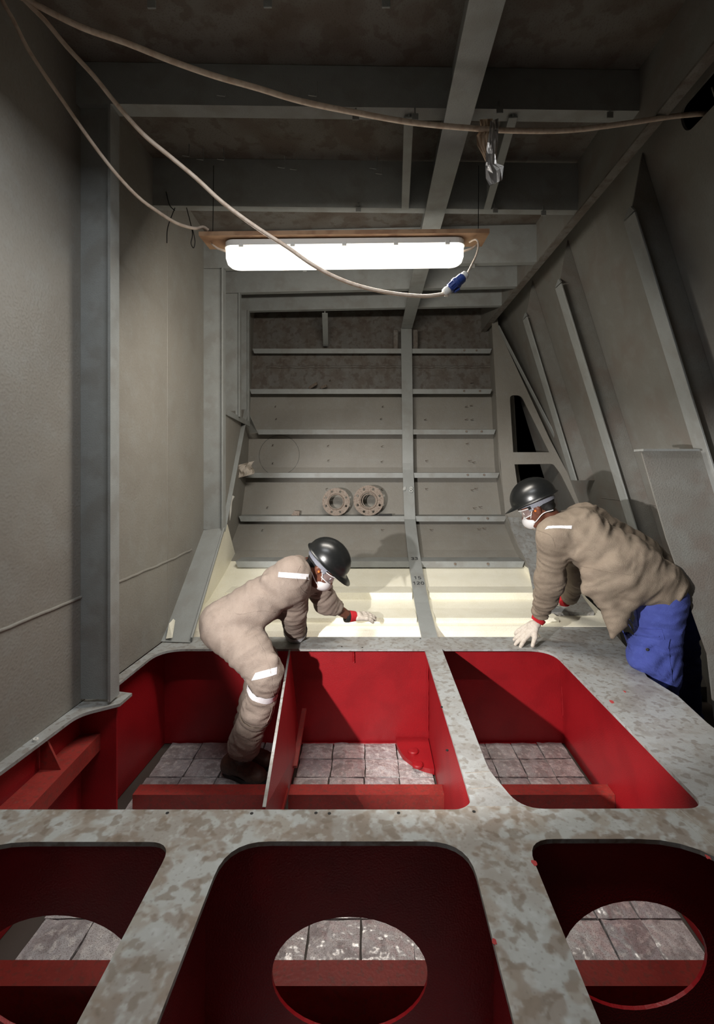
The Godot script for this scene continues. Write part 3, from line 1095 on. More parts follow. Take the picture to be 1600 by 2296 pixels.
func left_wall() -> void:
	var w := thing("wall_left", "flat grey-painted steel bulkhead with upright stiffeners and weld seams", "wall", v(-1.4, 0, 2.4), "", "structure")
	var st := new_st()
	prism(st, [v(wall_x(-1.7), 0, -1.7), v(wall_x(3.299), 0, 3.3), v(wall_x(3.299), 3.15, 3.3), v(wall_x(-1.7), 3.15, -1.7)], Vector3(-0.012, 0, 0))
	put("plate", st, M.wall, w)
	st = new_st()
	prism(st, [v(wall_x(3.3), 0, 3.3), v(wall_x(5.95), 0, 5.95), v(wall_x(5.95), 3.15, 5.95), v(wall_x(3.3), 3.15, 3.3)], Vector3(-0.012, 0, 0))
	put("plate", st, M.wall, w)
	# weld seams
	var pts := []
	for i in 60:
		var f := lerpf(0.2, 3.76, i / 59.0)
		pts.append(v(wall_x(f) - 0.001, 0.512 + RNG.randf_range(-0.003, 0.003), f))
	st = new_st()
	tube(st, pts, 0.009, 6)
	put("weld_bead", st, M.wall, w, false)
	st = new_st()
	tube(st, [v(wall_x(3.3) - 0.001, 0.02, 3.3), v(wall_x(3.3) - 0.001, 3.1, 3.3)], 0.0035, 6)
	put("weld_bead", st, M.wall, w, false)
	# the near stiffener: tee bar on a foot plate
	st = new_st()
	var x0 := wall_x(2.4)
	box(st, v(x0, 0.015, 2.406), v(-1.268, 2.93, 2.394))
	box(st, v(-1.275, 0.015, 2.445), v(-1.262, 2.90, 2.362))
	put("stiffener", st, M.steel, w)
	# the one at the turn of the bow
	st = new_st()
	x0 = wall_x(4.05)
	box(st, v(x0, 0.63, 4.06), v(-1.232, 2.78, 4.048))
	box(st, v(-1.238, 0.61, 4.09), v(-1.224, 2.78, 4.02))
	put("stiffener", st, M.steel, w)
	# raked bracket from that stiffener down to the deck frame
	st = new_st()
	prism(st, [v(wall_x(4.05), 0.63, 4.06), v(-1.23, 0.65, 4.06), v(-1.185, 0.012, 3.2), v(wall_x(3.22), 0.012, 3.22)], Vector3(0, -0.006, 0.012))
	put("raked_bracket", st, M.steel, w)
	st = new_st()
	bar(st, v(-1.228, 0.63, 4.05), v(-1.182, 0.02, 3.2), Vector3(0, 0.7, -0.7), 0.05, 0.012)
	put("bracket_flange", st, M.steel, w)
	# two more frames in the bow
	for a in [[4.65, 1.62, 0.155], [5.16, 1.62, 0.12]]:
		st = new_st()
		var f: float = a[0]
		box(st, v(wall_x(f) - 0.01, a[1], f + 0.006), v(wall_x(f) + a[2] - 0.005, 2.79, f - 0.006))
		box(st, v(wall_x(f) + a[2] - 0.012, a[1], f + 0.03), v(wall_x(f) + a[2], 2.79, f - 0.03))
		put("stiffener", st, M.steel, w)
	# horizontal bracket shelf between them
	st = new_st()
	prism(st, [v(wall_x(4.05), 1.63, 4.05), v(-1.235, 1.63, 4.05), v(-1.305, 1.61, 5.2), v(wall_x(5.2), 1.61, 5.2)], Vector3(0, 0.012, 0))
	put("shelf_bracket", st, M.steel, w)
	st = new_st()
	bar(st, v(-1.236, 1.615, 4.05), v(-1.305, 1.60, 5.2), Vector3.UP, 0.05, 0.01)
	put("shelf_lip", st, M.steel, w)
	# raked strut below the shelf and its plate
	var p1 := at(552, 918, 5.16)
	var p2 := at(500, 1188, 4.08)
	st = new_st()
	bar(st, p1, p2, Vector3(1, 0, 0), 0.045, 0.012)
	put("raked_strut", st, M.steel, w)
	st = new_st()
	prism(st, [p1 + Vector3(-0.02, 0, 0), p2 + Vector3(-0.012, 0.02, 0), v(-1.24, 1.6, 4.08)], Vector3(-0.01, 0, 0))
	put("web_plate", st, M.wall, w)
	st = new_st()
	prism(st, [at(552, 912, 5.16), at(577, 968, 5.42), at(560, 968, 5.46), at(545, 925, 5.3)], Vector3(0, -0.012, 0.0))
	put("knee_bracket", st, M.steel, w)
	# cream-painted lower bow plate on this side
	st = new_st()
	prism(st, [v(-1.33, 0.60, 4.08), v(-1.33, 0.62, 4.5), v(-1.33, 0.30, 4.75), v(-1.33, -0.2, 3.6), v(-1.345, -0.2, 3.27)], Vector3(-0.012, 0, 0))
	put("cream_plate", st, M.cream, w)
	# torn cream flap at the bracket foot
	st = new_st()
	prism(st, [at(372, 1432, 3.21), at(386, 1430, 3.2), at(392, 1392, 3.27), at(388, 1388, 3.28), at(379, 1398, 3.26)], Vector3(0, 0, -0.004))
	put("cream_flap", st, M.cream, w)

func right_wall() -> void:
	var w := thing("wall_right", "raked grey steel hull side with deep flanged frames", "wall", v(1.9, 0, 3.0), "", "structure")
	# hull plate, leaning outwards towards the bottom, with a cable slot near the top
	var along := Vector3(0, 0, 1)
	var down := Vector3(0.31, -1, 0).normalized()
	var fr := Transform3D(Basis(along, down, along.cross(down)), v(1.49, 2.95, 0.0))
	if fr.basis.determinant() < 0.0:
		fr.basis.z = -fr.basis.z
	var side := -1.0 if fr.basis.z.x > 0.0 else 1.0
	if side < 0.0:
		fr.origin += fr.basis.z * 0.014
	var slot := round_poly([[-2.42, 0.055, 0.06], [-1.75, 0.055, 0.06], [-1.75, 0.175, 0.06], [-2.42, 0.175, 0.06]])
	holed("hull_plate", PackedVector2Array([Vector2(-5.98, 0), Vector2(1.7, 0), Vector2(1.7, 3.85), Vector2(-5.98, 3.85)]), [slot], fr, 0.014, M.hull, w)
	# upper corner: side girder under the deck head
	var st := new_st()
	box(st, v(1.31, 2.78, -1.7), v(1.32, 3.105, 5.98))
	put("side_girder", st, M.hull, w)
	st = new_st()
	box(st, v(1.306, 2.77, -1.7), v(1.362, 2.782, 5.98))
	put("side_girder_flange", st, M.rust, w)
	st = new_st()
	prism(st, [v(1.362, 2.776, -1.7), v(1.362, 2.776, 5.98), v(1.492, 2.952, 5.98), v(1.492, 2.952, -1.7)], Vector3(0, 0.01, 0))
	put("closing_plate", st, M.hull, w)
	# frames
	for f in [2.74, 3.79, 4.62]:
		st = new_st()
		var yt := 2.9
		var yf := 2.55
		var yb := -0.55
		if f == 4.62:
			yb = 1.02
		prism(st, [v(hull_x(yt) - 0.002, yt, f + 0.006), v(hull_x(yf) - 0.175, yf, f + 0.006), v(hull_x(yb) - 0.185, yb, f + 0.006), v(hull_x(yb), yb, f + 0.006)], Vector3(0, 0, 0.012))
		put("frame_web", st, M.hull, w)
		st = new_st()
		bar(st, v(hull_x(yf) - 0.178, yf - 0.005, f), v(hull_x(yb) - 0.19, yb, f), Vector3(0, 0, 1), 0.115, 0.012)
		prism(st, [v(hull_x(yf) - 0.184, yf, f - 0.0575), v(hull_x(yf) - 0.184, yf, f + 0.0575), v(hull_x(yf + 0.05) - 0.165, yf + 0.045, f + 0.012), v(hull_x(yf + 0.05) - 0.165, yf + 0.045, f - 0.012)], Vector3(0.01, 0.003, 0))
		put("frame_flange", st, M.steel, w)
	# deep web plate at the lower part of the nearest frame, with a flat on its head
	st = new_st()
	prism(st, [v(1.50, 1.235, 2.75), v(hull_x(1.235), 1.235, 2.75), v(hull_x(-0.6), -0.6, 2.75), v(1.95, -0.6, 2.75), v(1.87, 0.1, 2.75), v(1.64, 0.75, 2.75)], Vector3(0, 0, 0.012))
	put("deep_web", st, M.hull, w)
	st = new_st()
	prism(st, [v(1.49, 1.235, 2.80), v(1.80, 1.235, 2.80), v(1.80, 1.235, 2.70), v(1.49, 1.235, 2.70)], Vector3(0, 0.012, 0))
	put("web_head_flat", st, M.steel, w)
	# bracket at the near top corner
	st = new_st()
	prism(st, [at(1566, -40, 1.95), at(1650, 230, 1.95), v(hull_x(2.5), 2.5, 1.95), v(1.49, 2.95, 1.95), v(1.35, 3.05, 1.95)], Vector3(0, 0, 0.012))
	put("corner_bracket", st, M.hull, w)
	st = new_st()
	bar(st, at(1585, -40, 1.95), at(1668, 230, 1.95), Vector3(0, 0, 1), 0.08, 0.012)
	put("bracket_flange", st, M.steel, w)
	# weld seam
	var pts := []
	for i in 50:
		var f := lerpf(0.5, 4.6, i / 49.0)
		pts.append(v(hull_x(0.86) - 0.001, 0.86 + RNG.randf_range(-0.003, 0.003), f))
	st = new_st()
	tube(st, pts, 0.005, 6)
	put("weld_bead", st, M.hull, w, false)
	st = new_st()
	tube(st, [v(hull_x(2.85), 2.85, 2.2), v(hull_x(0.9), 0.9, 2.2)], 0.004, 6)
	put("weld_bead", st, M.hull, w, false)

func ceiling() -> void:
	var c := thing("ceiling", "dark steel deck head with welded transverse beams", "ceiling", v(0, 3.1, 2.4), "", "structure")
	var st := new_st()
	box(st, v(-1.7, 3.1, -1.7), v(1.6, 3.115, 6.0))
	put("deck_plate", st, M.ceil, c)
	# transverse beams: left end, right end, web height, flange towards the bow
	var beams := [
		[v(wall_x(2.36), 2.897, 2.36), v(1.31, 2.897, 2.41), 0.2, 0.085],
		[v(wall_x(3.1), 2.80, 3.10), v(1.31, 2.785, 3.13), 0.3, 0.06],
		[v(wall_x(4.05), 2.785, 4.05), v(1.31, 2.785, 3.92), 0.3, 0.06],
		[v(wall_x(4.62), 2.785, 4.62), v(1.31, 2.785, 4.45), 0.3, 0.06],
		[v(wall_x(5.16), 2.785, 5.16), v(1.31, 2.785, 4.98), 0.3, 0.06]]
	for b in beams:
		var a: Vector3 = b[0]
		var e: Vector3 = b[1]
		st = new_st()
		prism(st, [a + Vector3(0, 0.0102, 0), e + Vector3(0, 0.0102, 0), e + Vector3(0, b[2], 0), a + Vector3(0, b[2], 0)], Vector3(0, 0, -0.01))
		prism(st, [a, e, e + Vector3(0, 0, -b[3]), a + Vector3(0, 0, -b[3])], Vector3(0, 0.01, 0))
		put("beam", st, M.steel, c)
	# centre girder
	st = new_st()
	box(st, v(0.33, 2.745, -1.6), v(0.455, 2.757, 5.66))
	box(st, v(0.388, 2.757, -1.6), v(0.398, 3.1, 5.66))
	put("centre_girder", st, M.steel, c)
	# small deck longitudinals between the beams
	for a in [[at(916, 262, 2.43), at(908, 470, 3.12), 0.048], [at(1150, 262, 2.43), at(1092, 468, 3.12), 0.045], [at(728, 702, 5.2), at(730, 776, 5.75), 0.06]]:
		st = new_st()
		var p: Vector3 = a[0]
		var q: Vector3 = a[1]
		bar(st, p, q, Vector3(1, 0, 0), a[2], 0.01)
		prism(st, [p + Vector3(-0.005, 0, 0), q + Vector3(-0.005, 0, 0), q + Vector3(-0.005, 0.2, 0), p + Vector3(-0.005, 0.2, 0)], Vector3(0.01, 0, 0))
		put("longitudinal", st, M.steel, c)
	# clips and hooks welded to the beams
	for p in [[797, 262, 2.37], [930, 262, 2.38], [1120, 247, 2.38], [1367, 258, 2.41], [803, 470, 3.1], [1110, 472, 3.1], [1218, 478, 3.12], [683, 605, 3.98], [805, 598, 3.98], [1007, 598, 3.95], [1060, 596, 3.93], [340, 10, 1.85], [600, 8, 1.85], [865, 8, 1.85]]:
		st = new_st()
		var q := at(p[0], p[1], p[2])
		bevel_box(st, q, Vector3(0.016, 0, 0), Vector3(0, 0.016, 0), Vector3(0, 0, 0.004), 0.002)
		bar(st, q, q + Vector3(0, 0.05, -0.01), Vector3(1, 0, 0), 0.008, 0.006)
		put("clip", st, M.steel, c)
	for p in [[500, 215, 2.34], [705, 215, 2.34], [420, 350, 2.9], [452, 358, 2.9], [498, 358, 2.9], [634, 376, 2.9], [661, 380, 2.9], [840, 378, 2.9], [853, 390, 2.9]]:
		st = new_st()
		var q := at(p[0], p[1], p[2])
		tube(st, smooth_line([q + Vector3(0.01, 0.07, 0), q + Vector3(0.01, 0.005, 0), q, q + Vector3(-0.03, 0.004, 0)], 3), 0.003, 5)
		put("hook", st, M.steel, c, false)

func bow_strip(y0: float, y1: float, x0: float, x1: float, off: float, n: int) -> SurfaceTool:
	var l := []
	var r := []
	var t := []
	for i in n + 1:
		var y := lerpf(y0, y1, float(i) / n)
		l.append(v(x0, y, bow(y) + off))
		r.append(v(x1, y, bow(y) + off))
		t.append(Vector3(0, -0.004, -0.012))
	var st := new_st()
	ribbon(st, l, r, t)
	return st

func bow_wall() -> void:
	var w := thing("wall_back", "raked bow shell of grey steel with shelf-like horizontal stiffeners and a cream-painted foot", "wall", v(0, 0, 4.8), "", "structure")
	put("upper_shell_plate", bow_strip(2.02, 3.15, -1.5, 1.75, 0.2, 6), M.rust, w)
	put("shell_plate", bow_strip(0.26, 2.02, -1.5, 1.66, 0.2, 24), M.wall, w)
	put("cream_shell_plate", bow_strip(-0.3, 0.26, -1.5, 1.75, 0.2, 24), M.cream, w)
	# horizontal stiffeners: shelf and lip
	for a in [[2.505, -1.39, 1.38], [2.023, -1.40, 1.36], [1.555, -1.30, 1.38], [1.071, -1.41, 1.39], [0.62, -1.40, 1.40], [0.275, -1.25, 1.385]]:
		var y: float = a[0]
		var f := bow(y) + 0.035
		var st := new_st()
		box(st, v(a[1], y, f + 0.2), v(a[2], y + 0.01, f))
		var tip := 0.02
		prism(st, [v(a[1], y + 0.01, f), v(a[2], y + 0.01, f), v(a[2] - tip, y - 0.045, f), v(a[1] + tip, y - 0.045, f)], Vector3(0, 0, 0.01))
		put("stiffener", st, M.steel, w)
	# cream stiffeners at the foot
	for a in [[0.115, 0.16], [0.035, 0.15]]:
		var y: float = a[0]
		var f := bow(y) + 0.04
		for x in [[-1.2, 0.322], [0.462, 1.36]]:
			var st := new_st()
			box(st, v(x[0], y, f + a[1] + 0.1), v(x[1], y + 0.01, f))
			box(st, v(x[0], y - 0.045, f), v(x[1], y + 0.01, f - 0.01))
			put("cream_stiffener", st, M.cream, w)
	# weld band across the upper shell
	var pts := []
	for i in 70:
		var x := lerpf(-1.25, 1.4, i / 69.0)
		pts.append(v(x, 2.33 + RNG.randf_range(-0.006, 0.006), bow(2.33) + 0.198))
	var sw := new_st()
	tube(sw, pts, 0.016, 6)
	put("weld_bead", sw, M.rust, w, false)
	# centre girder of the bow: web and flange, curving down into the deck frame
	var l := []
	var r := []
	var t := []
	var wl := []
	var wr := []
	var wt := []
	for i in 45:
		var y := lerpf(0.0, 2.757, pow(i / 44.0, 1.6))
		var f := bow(y)
		var d := Vector3(0, -(bow(y + 0.02) - bow(y)), -0.02).normalized()
		l.append(v(0.33, y, f))
		r.append(v(lerpf(0.438, 0.455, i / 44.0), y, f))
		t.append(d * 0.012)
		wl.append(v(0.385, y, f + 0.01))
		wr.append(v(0.385, y, f + 0.23))
		wt.append(Vector3(0.01, 0, 0))
	var st := new_st()
	ribbon(st, l, r, t)
	put("centre_girder_flange", st, M.steel, w)
	st = new_st()
	ribbon(st, wl.slice(16), wr.slice(16), wt.slice(16))
	put("centre_girder_web", st, M.steel, w)
	st = new_st()
	ribbon(st, wl.slice(0, 17), wr.slice(0, 17), wt.slice(0, 17))
	put("cream_girder_web", st, M.cream, w)
	# right-hand web frame with two cut-outs, standing between shell and hull
	var n := Vector3(0, 0.2, 1.0).normalized()
	var origin := v(1.4, 0.6, 5.12)
	var fy := (Vector3.UP - n * n.y).normalized()
	var fx := fy.cross(n).normalized()
	var frm := Transform3D(Basis(fx, fy, n), origin)
	var flat := func(px: float, py: float) -> Array:
		var o := Vector3(0, EYE, 0)
		var d := at(px, py, 1.0) - o
		var p := o + d * ((origin - o).dot(n) / d.dot(n)) - origin
		return [p.dot(fx), p.dot(fy)]
	var outer := PackedVector2Array()
	for q in [[1101, 690], [1103, 740], [1110, 860], [1118, 1000], [1132, 1150], [1141, 1215], [1330, 1215], [1345, 1200], [1232, 985], [1118, 740], [1112, 690]]:
		var p: Array = flat.call(q[0], q[1])
		outer.append(Vector2(p[0], p[1]))
	var cuts := []
	for h in [[[1142, 886, 0.05], [1168, 886, 0.05], [1182, 915, 0.05], [1231, 1014, 0.0], [1150, 1014, 0.0]], [[1153, 1041, 0.0], [1240, 1040, 0.03], [1256, 1062, 0.03], [1300, 1150, 0.05], [1290, 1203, 0.02], [1184, 1204, 0.06], [1172, 1180, 0.03]]]:
		var q := []
		for c in h:
			var p: Array = flat.call(c[0], c[1])
			q.append([p[0], p[1], c[2]])
		cuts.append(round_poly(q))
	holed("web_frame", outer, cuts, frm, 0.012, M.wall, w)
	st = new_st()
	var pa: Array = flat.call(1115, 735)
	var pb: Array = flat.call(1318, 1130)
	bar(st, frm * Vector3(pa[0], pa[1], 0.03), frm * Vector3(pb[0], pb[1], 0.03), n, 0.06, 0.01)
	put("web_frame_flange", st, M.steel, w)
	# its inner edge plate, back to the shell
	for part in [["edge_plate", 0.24, 2.9, M.wall, 20], ["cream_edge_plate", 0.06, 0.24, M.cream, 10]]:
		var el := []
		var er := []
		var et := []
		for i in part[4] + 1:
			var y := lerpf(part[1], part[2], float(i) / part[4])
			el.append(v(1.392, y, bow(y) - 0.0))
			er.append(v(1.392, y, bow(y) + 0.22))
			et.append(Vector3(0.01, 0, 0))
		st = new_st()
		ribbon(st, el, er, et)
		put(part[0], st, part[3], w)
	# sloping lower web down to the deck frame
	var ll := []
	var lr := []
	var lt := []
	for i in 16:
		var y := lerpf(0.012, 0.62, i / 15.0)
		ll.append(v(lerpf(1.25, 1.402, smoothstep(0.0, 0.3, y)), y, maxf(bow(y), 3.7) - 0.006))
		lr.append(v(lerpf(1.66, 1.8, i / 15.0), y, maxf(bow(y), 3.7) - 0.006))
		lt.append(Vector3(0, -0.008, -0.008))
	st = new_st()
	ribbon(st, ll, lr, lt)
	put("lower_web", st, M.deck_bow, w)
	# scribed circle on the shell
	var ring := []
	for k in 49:
		var y := 1.28 + sin(TAU * k / 48.0) * 0.23
		ring.append(v(-1.07 + cos(TAU * k / 48.0) * 0.23, y, bow(y) + 0.199))
	st = new_st()
	tube(st, ring, 0.0016, 5)
	put("scribed_circle", st, M.ink, w, false)
	# insulation studs
	for row in [[845, 2.15], [912, 1.85], [948, 1.7], [1004, 1.4], [1042, 1.2], [1105, 0.9], [1145, 0.7], [1206, 0.5]]:
		for x in [608, 733, 855, 955, 1052, 1064]:
			if RNG.randf() < 0.25:
				continue
			var y: float = EYE - (row[0] - 1046.0) / FOCAL * 5.55
			y = row[1] + RNG.randf_range(-0.02, 0.02)
			var p := v((x - 835.0) / FOCAL * 5.5 + RNG.randf_range(-0.015, 0.015), y, bow(y) + 0.205)
			st = new_st()
			tube(st, [p, p + Vector3(0.006, 0.0, 0.05), p + Vector3(0.02, 0.006, 0.056)], 0.004, 5)
			put("stud", st, M.iron, w, false)
	for a in [[2.023, 1.04], [2.023, 1.22], [1.555, 1.05], [1.555, 1.22], [1.071, 1.04], [1.071, 1.22], [0.62, 1.0], [0.62, 1.2], [2.505, 1.06], [2.505, 1.2], [0.275, 0.75], [0.275, 1.05]]:
		var p := v(a[1], a[0] - 0.012, bow(a[0]) + 0.035)
		st = new_st()
		tube(st, [p, p + Vector3(0.0, 0.0, 0.025)], 0.011, 8)
		put("bolt", st, M.iron, w, false)
	# pad brackets beside the girder head
	for x in [0.27, 0.5]:
		st = new_st()
		bevel_box(st, v(x, 2.62, 5.74), Vector3(0.03, 0, 0), Vector3(0, 0.13, 0), Vector3(0, 0, 0.03), 0.01)
		put("pad_bracket", st, M.rust, w)

func deck() -> void:
	var d := thing("floor", "grey deck frame of wide flat flanges over red-painted tank cells", "floor", v(0, -0.69, 2.0), "", "structure")
	# flange plate with the cell openings; x across, y of the outline = forward distance
	var fr := Transform3D(Basis(Vector3(1, 0, 0), Vector3(0, 0, -1), Vector3(0, 1, 0)), Vector3.ZERO)
	var near_holes := [
		round_poly([[-1.25, 0.55, 0.1], [-0.61, 0.55, 0.1], [-0.61, 1.503, 0.075], [-1.25, 1.503, 0.2]]),
		round_poly([[-0.445, 0.55, 0.1], [0.292, 0.55, 0.1], [0.292, 1.505, 0.13], [-0.445, 1.505, 0.13]]),
		round_poly([[0.47, 0.55, 0.1], [1.06, 0.55, 0.1], [1.06, 1.515, 0.24], [0.47, 1.515, 0.09]])]
	var far_holes := [
		round_poly([[-1.42, 1.645, 0.0], [0.30, 1.645, 0.03], [0.337, 1.68, 0.02], [0.337, 2.0, 0.1], [0.328, 3.092, 0.0], [-1.33, 3.092, 0.16], [-1.35, 2.52, 0.02], [-1.22, 2.49, 0.0], [-1.225, 2.38, 0.0], [-1.365, 2.28, 0.06], [-1.395, 1.9, 0.0]]),
		round_poly([[0.50, 1.648, 0.08], [1.125, 1.65, 0.07], [1.12, 3.092, 0.16], [0.437, 3.092, 0.0], [0.44, 1.86, 0.05]])]
	holed("near_flange_plate", PackedVector2Array([Vector2(-1.56, 0.3), Vector2(1.5, 0.3), Vector2(1.5, 1.662), Vector2(-1.465, 1.662)]), near_holes + far_holes, fr, 0.014, M.deck, d)
	holed("flange_plate", PackedVector2Array([Vector2(-1.465, 1.662), Vector2(1.5, 1.662), Vector2(1.5, 2.2), Vector2(1.53, 2.46), Vector2(1.5, 2.68), Vector2(1.6, 3.05), Vector2(1.69, 3.5), Vector2(1.61, 3.8), Vector2(1.4, 3.95), Vector2(1.2, 3.86), Vector2(1.14, 3.31), Vector2(-1.37, 3.31), Vector2(-1.39, 2.9), Vector2(-1.45, 1.9)]), far_holes, fr, 0.014, M.deck_bow, d)
	# red webs below
	var webs := [
		["web_plate", [v(-1.5, -0.69, 3.26), v(1.5, -0.69, 3.26), v(1.5, -0.014, 3.26), v(-1.5, -0.014, 3.26)], Vector3(0, 0, -0.01)],
		["web_plate", [v(0.372, -0.69, 1.53), v(0.372, -0.69, 3.26), v(0.372, -0.014, 3.26), v(0.372, -0.014, 1.53)], Vector3(0.01, 0, 0)],
		["web_plate", [v(1.27, -0.69, 1.53), v(1.27, -0.69, 3.26), v(1.235, -0.014, 3.26), v(1.235, -0.014, 1.53)], Vector3(0.01, 0, 0)],
		["web_plate", [v(-0.53, -0.69, 0.3), v(-0.53, -0.69, 1.53), v(-0.53, -0.014, 1.53), v(-0.53, -0.014, 0.3)], Vector3(0.01, 0, 0)],
		["web_plate", [v(0.375, -0.69, 0.3), v(0.375, -0.69, 1.53), v(0.375, -0.014, 1.53), v(0.375, -0.014, 0.3)], Vector3(0.01, 0, 0)],
		["web_plate", [v(1.26, -0.69, 0.3), v(1.26, -0.69, 1.53), v(1.26, -0.014, 1.53), v(1.26, -0.014, 0.3)], Vector3(0.01, 0, 0)],
		["side_plate", [v(wall_x(0.2), -0.69, 0.2), v(wall_x(3.3), -0.69, 3.3), v(wall_x(3.3), -0.014, 3.3), v(wall_x(0.2), -0.014, 0.2)], Vector3(-0.012, 0, 0)],
		["end_plate", [v(-1.6, -0.69, 0.3), v(2.7, -0.69, 0.3), v(2.7, 0.0, 0.3), v(-1.6, 0.0, 0.3)], Vector3(0, 0, 0.012)],
		["partial_web", [v(-1.45, -0.69, 2.41), v(-1.252, -0.69, 2.41), v(-1.252, -0.014, 2.41), v(-1.45, -0.014, 2.41)], Vector3(0, 0, 0.012)]]
	for a in webs:
		var st := new_st()
		prism(st, a[1], a[2])
		put(a[0], st, M.red, d)
	# transverse web with three oval manholes
	var ovals := []
	for c in [[-0.984, 0.255, 0.19, -0.435], [-0.071, 0.2426, 0.18, -0.43], [0.815, 0.225, 0.17, -0.37]]:
		var o := PackedVector2Array()
		for k in 40:
			o.append(Vector2(c[0] + cos(TAU * k / 40.0) * c[1], c[3] + sin(TAU * k / 40.0) * c[2]))
		ovals.append(o)
	holed("manhole_web", PackedVector2Array([Vector2(-1.46, -0.69), Vector2(1.265, -0.69), Vector2(1.265, -0.014), Vector2(-1.46, -0.014)]), ovals, Transform3D(Basis.IDENTITY, v(0, 0, 1.525)), 0.012, M.red, d)
	# leaning divider plate in the wide cell, bare steel along its upper edge
	var st := new_st()
	var q := [v(-0.516, -0.004, 3.08), v(-0.362, -0.004, 1.66), v(-0.45, -0.68, 1.60), v(-0.478, -0.68, 3.25)]
	prism(st, q, Vector3(-0.01, 0, 0))
	put("divider_plate", st, M.red, d)
	st = new_st()
	prism(st, [q[0] + Vector3(0.001, 0, 0), q[1] + Vector3(0.001, 0, 0), q[1] + Vector3(-0.011, 0, 0), q[0] + Vector3(-0.011, 0, 0)], Vector3(0, 0.0025, 0))
	put("bare_edge", st, M.deck_bow, d)
	st = new_st()
	bar(st, at(682, 1590, 3.16), at(660, 1720, 2.80), Vector3(1, 0, 0), 0.03, 0.02)
	put("divider_stiffener", st, M.redbar, d)
	st = new_st()
	bar(st, at(640, 1770, 2.56), at(622, 1840, 2.30), Vector3(1, 0, 0), 0.03, 0.02)
	put("divider_stiffener", st, M.redbar, d)
	# drain hole rim in the divider foot
	st = new_st()
	lathe(st, at(666, 1657, 3.15), Vector3(0.9, 0.1, 0.35), [[0.0, 0.0], [0.022, 0.0], [0.022, 0.004], [0.0, 0.004]], 14)
	put("drain_boss", st, M.cream, d, false)
	# cross bars standing above the tank bottom: inverted angles
	for a in [[-1.25, -0.47, 2.64], [-0.44, 0.372, 2.64], [0.385, 1.262, 2.64], [-1.45, 1.26, 1.70]]:
		st = new_st()
		box(st, v(a[0], -0.57, a[2]), v(a[1], -0.56, a[2] - 0.085))
		box(st, v(a[0], -0.685, a[2] - 0.075), v(a[1], -0.5702, a[2] - 0.085))
		put("cross_bar", st, M.redbar, d)
	# side longitudinal along the left cell, with its gusset
	st = new_st()
	prism(st, [v(-1.43, -0.155, 2.4), v(-1.33, -0.155, 2.4), v(-1.30, -0.155, 1.6), v(-1.43, -0.155, 1.6)], Vector3(0, -0.01, 0))
	prism(st, [v(-1.33, -0.1652, 2.4), v(-1.30, -0.1652, 1.6), v(-1.30, -0.235, 1.6), v(-1.33, -0.235, 2.4)], Vector3(-0.01, 0, 0))
	put("side_longitudinal", st, M.redbar, d)
	st = new_st()
	prism(st, [v(-1.43, -0.155, 2.12), v(-1.34, -0.155, 2.12), v(-1.40, -0.03, 2.12), v(-1.43, -0.03, 2.12)], Vector3(0, 0, 0.01))
	put("gusset", st, M.redbar, d)
	# tank bottom
	st = new_st()
	box(st, v(-1.7, -0.71, 0.3), v(2.75, -0.695, 4.7))
	put("bottom_plate", st, M.tile_gap, d)
	# bottom tiles: each laid on the bottom with an open joint
	var shapes := []
	for k in 4:
		shapes.append(tile_mesh(k))
	var cells := [[-1.33, -0.5, 1.62, 3.25], [-0.46, 0.36, 1.62, 3.25], [0.4, 1.25, 1.62, 3.25], [-1.4, -0.55, 0.8, 1.5], [-0.5, 0.36, 0.8, 1.5]]
	for c in cells:
		var nx := int((c[1] - c[0]) / 0.168)
		var nz := int((c[3] - c[2]) / 0.168)
		var dx: float = (c[1] - c[0]) / nx
		var dz: float = (c[3] - c[2]) / nz
		for i in nx:
			for j in nz:
				var k := RNG.randi() % 4
				var o := MeshInstance3D.new()
				o.mesh = shapes[k]
				o.material_override = M.tiles[RNG.randi() % 4]
				o.name = "tile"
				d.add_child(o, true)
				o.position = v(c[0] + dx * (i + 0.5) + (0.25 if j % 2 == 1 and i < nx - 1 else 0.0) * 0.02, -0.692 + RNG.randf_range(-0.002, 0.002), c[2] + dz * (j + 0.5)) - d.position
				o.scale = Vector3(dx / 0.168, 1, dz / 0.168)
				o.rotation.y = RNG.randf_range(-0.012, 0.012)
	# quarter-round bracket in the cell corner with its two bosses
	st = new_st()
	var fan := [v(0.368, -0.685, 3.25)]
	for k in 13:
		var w := PI / 2 * k / 12.0
		fan.append(v(0.368 - cos(w) * 0.215, -0.685, 3.25 - sin(w) * 0.33))
	prism(st, fan, Vector3(0, 0.035, 0))
	put("corner_bracket", st, M.red, d)
	for p in [[0.255, 3.09], [0.27, 2.95]]:
		st = new_st()
		lathe(st, v(p[0], -0.65, p[1]), Vector3.UP, [[0.034, 0.0], [0.034, 0.01], [0.028, 0.016], [0.0, 0.018]], 20)
		put("boss", st, M.red, d, false)
	# weld beads in the corners and on the back web
	var beads := [[v(1.243, -0.03, 3.25), v(1.262, -0.5, 3.25), 0.007], [v(0.366, -0.03, 3.248), v(0.366, -0.6, 3.248), 0.006], [v(-0.13, -0.02, 3.25), v(-0.125, -0.15, 3.25), 0.008], [v(-0.47, -0.685, 3.245), v(0.16, -0.685, 3.245), 0.01], [v(0.4, -0.685, 3.245), v(1.25, -0.685, 3.245), 0.009]]
	for b in beads:
		var pts := []
		for i in 24:
			pts.append((b[0] as Vector3).lerp(b[1], i / 23.0) + Vector3(RNG.randf_range(-0.002, 0.002), 0, RNG.randf_range(-0.002, 0.002)))
		st = new_st()
		tube(st, pts, b[2], 6)
		put("weld_bead", st, M.red, d, false)
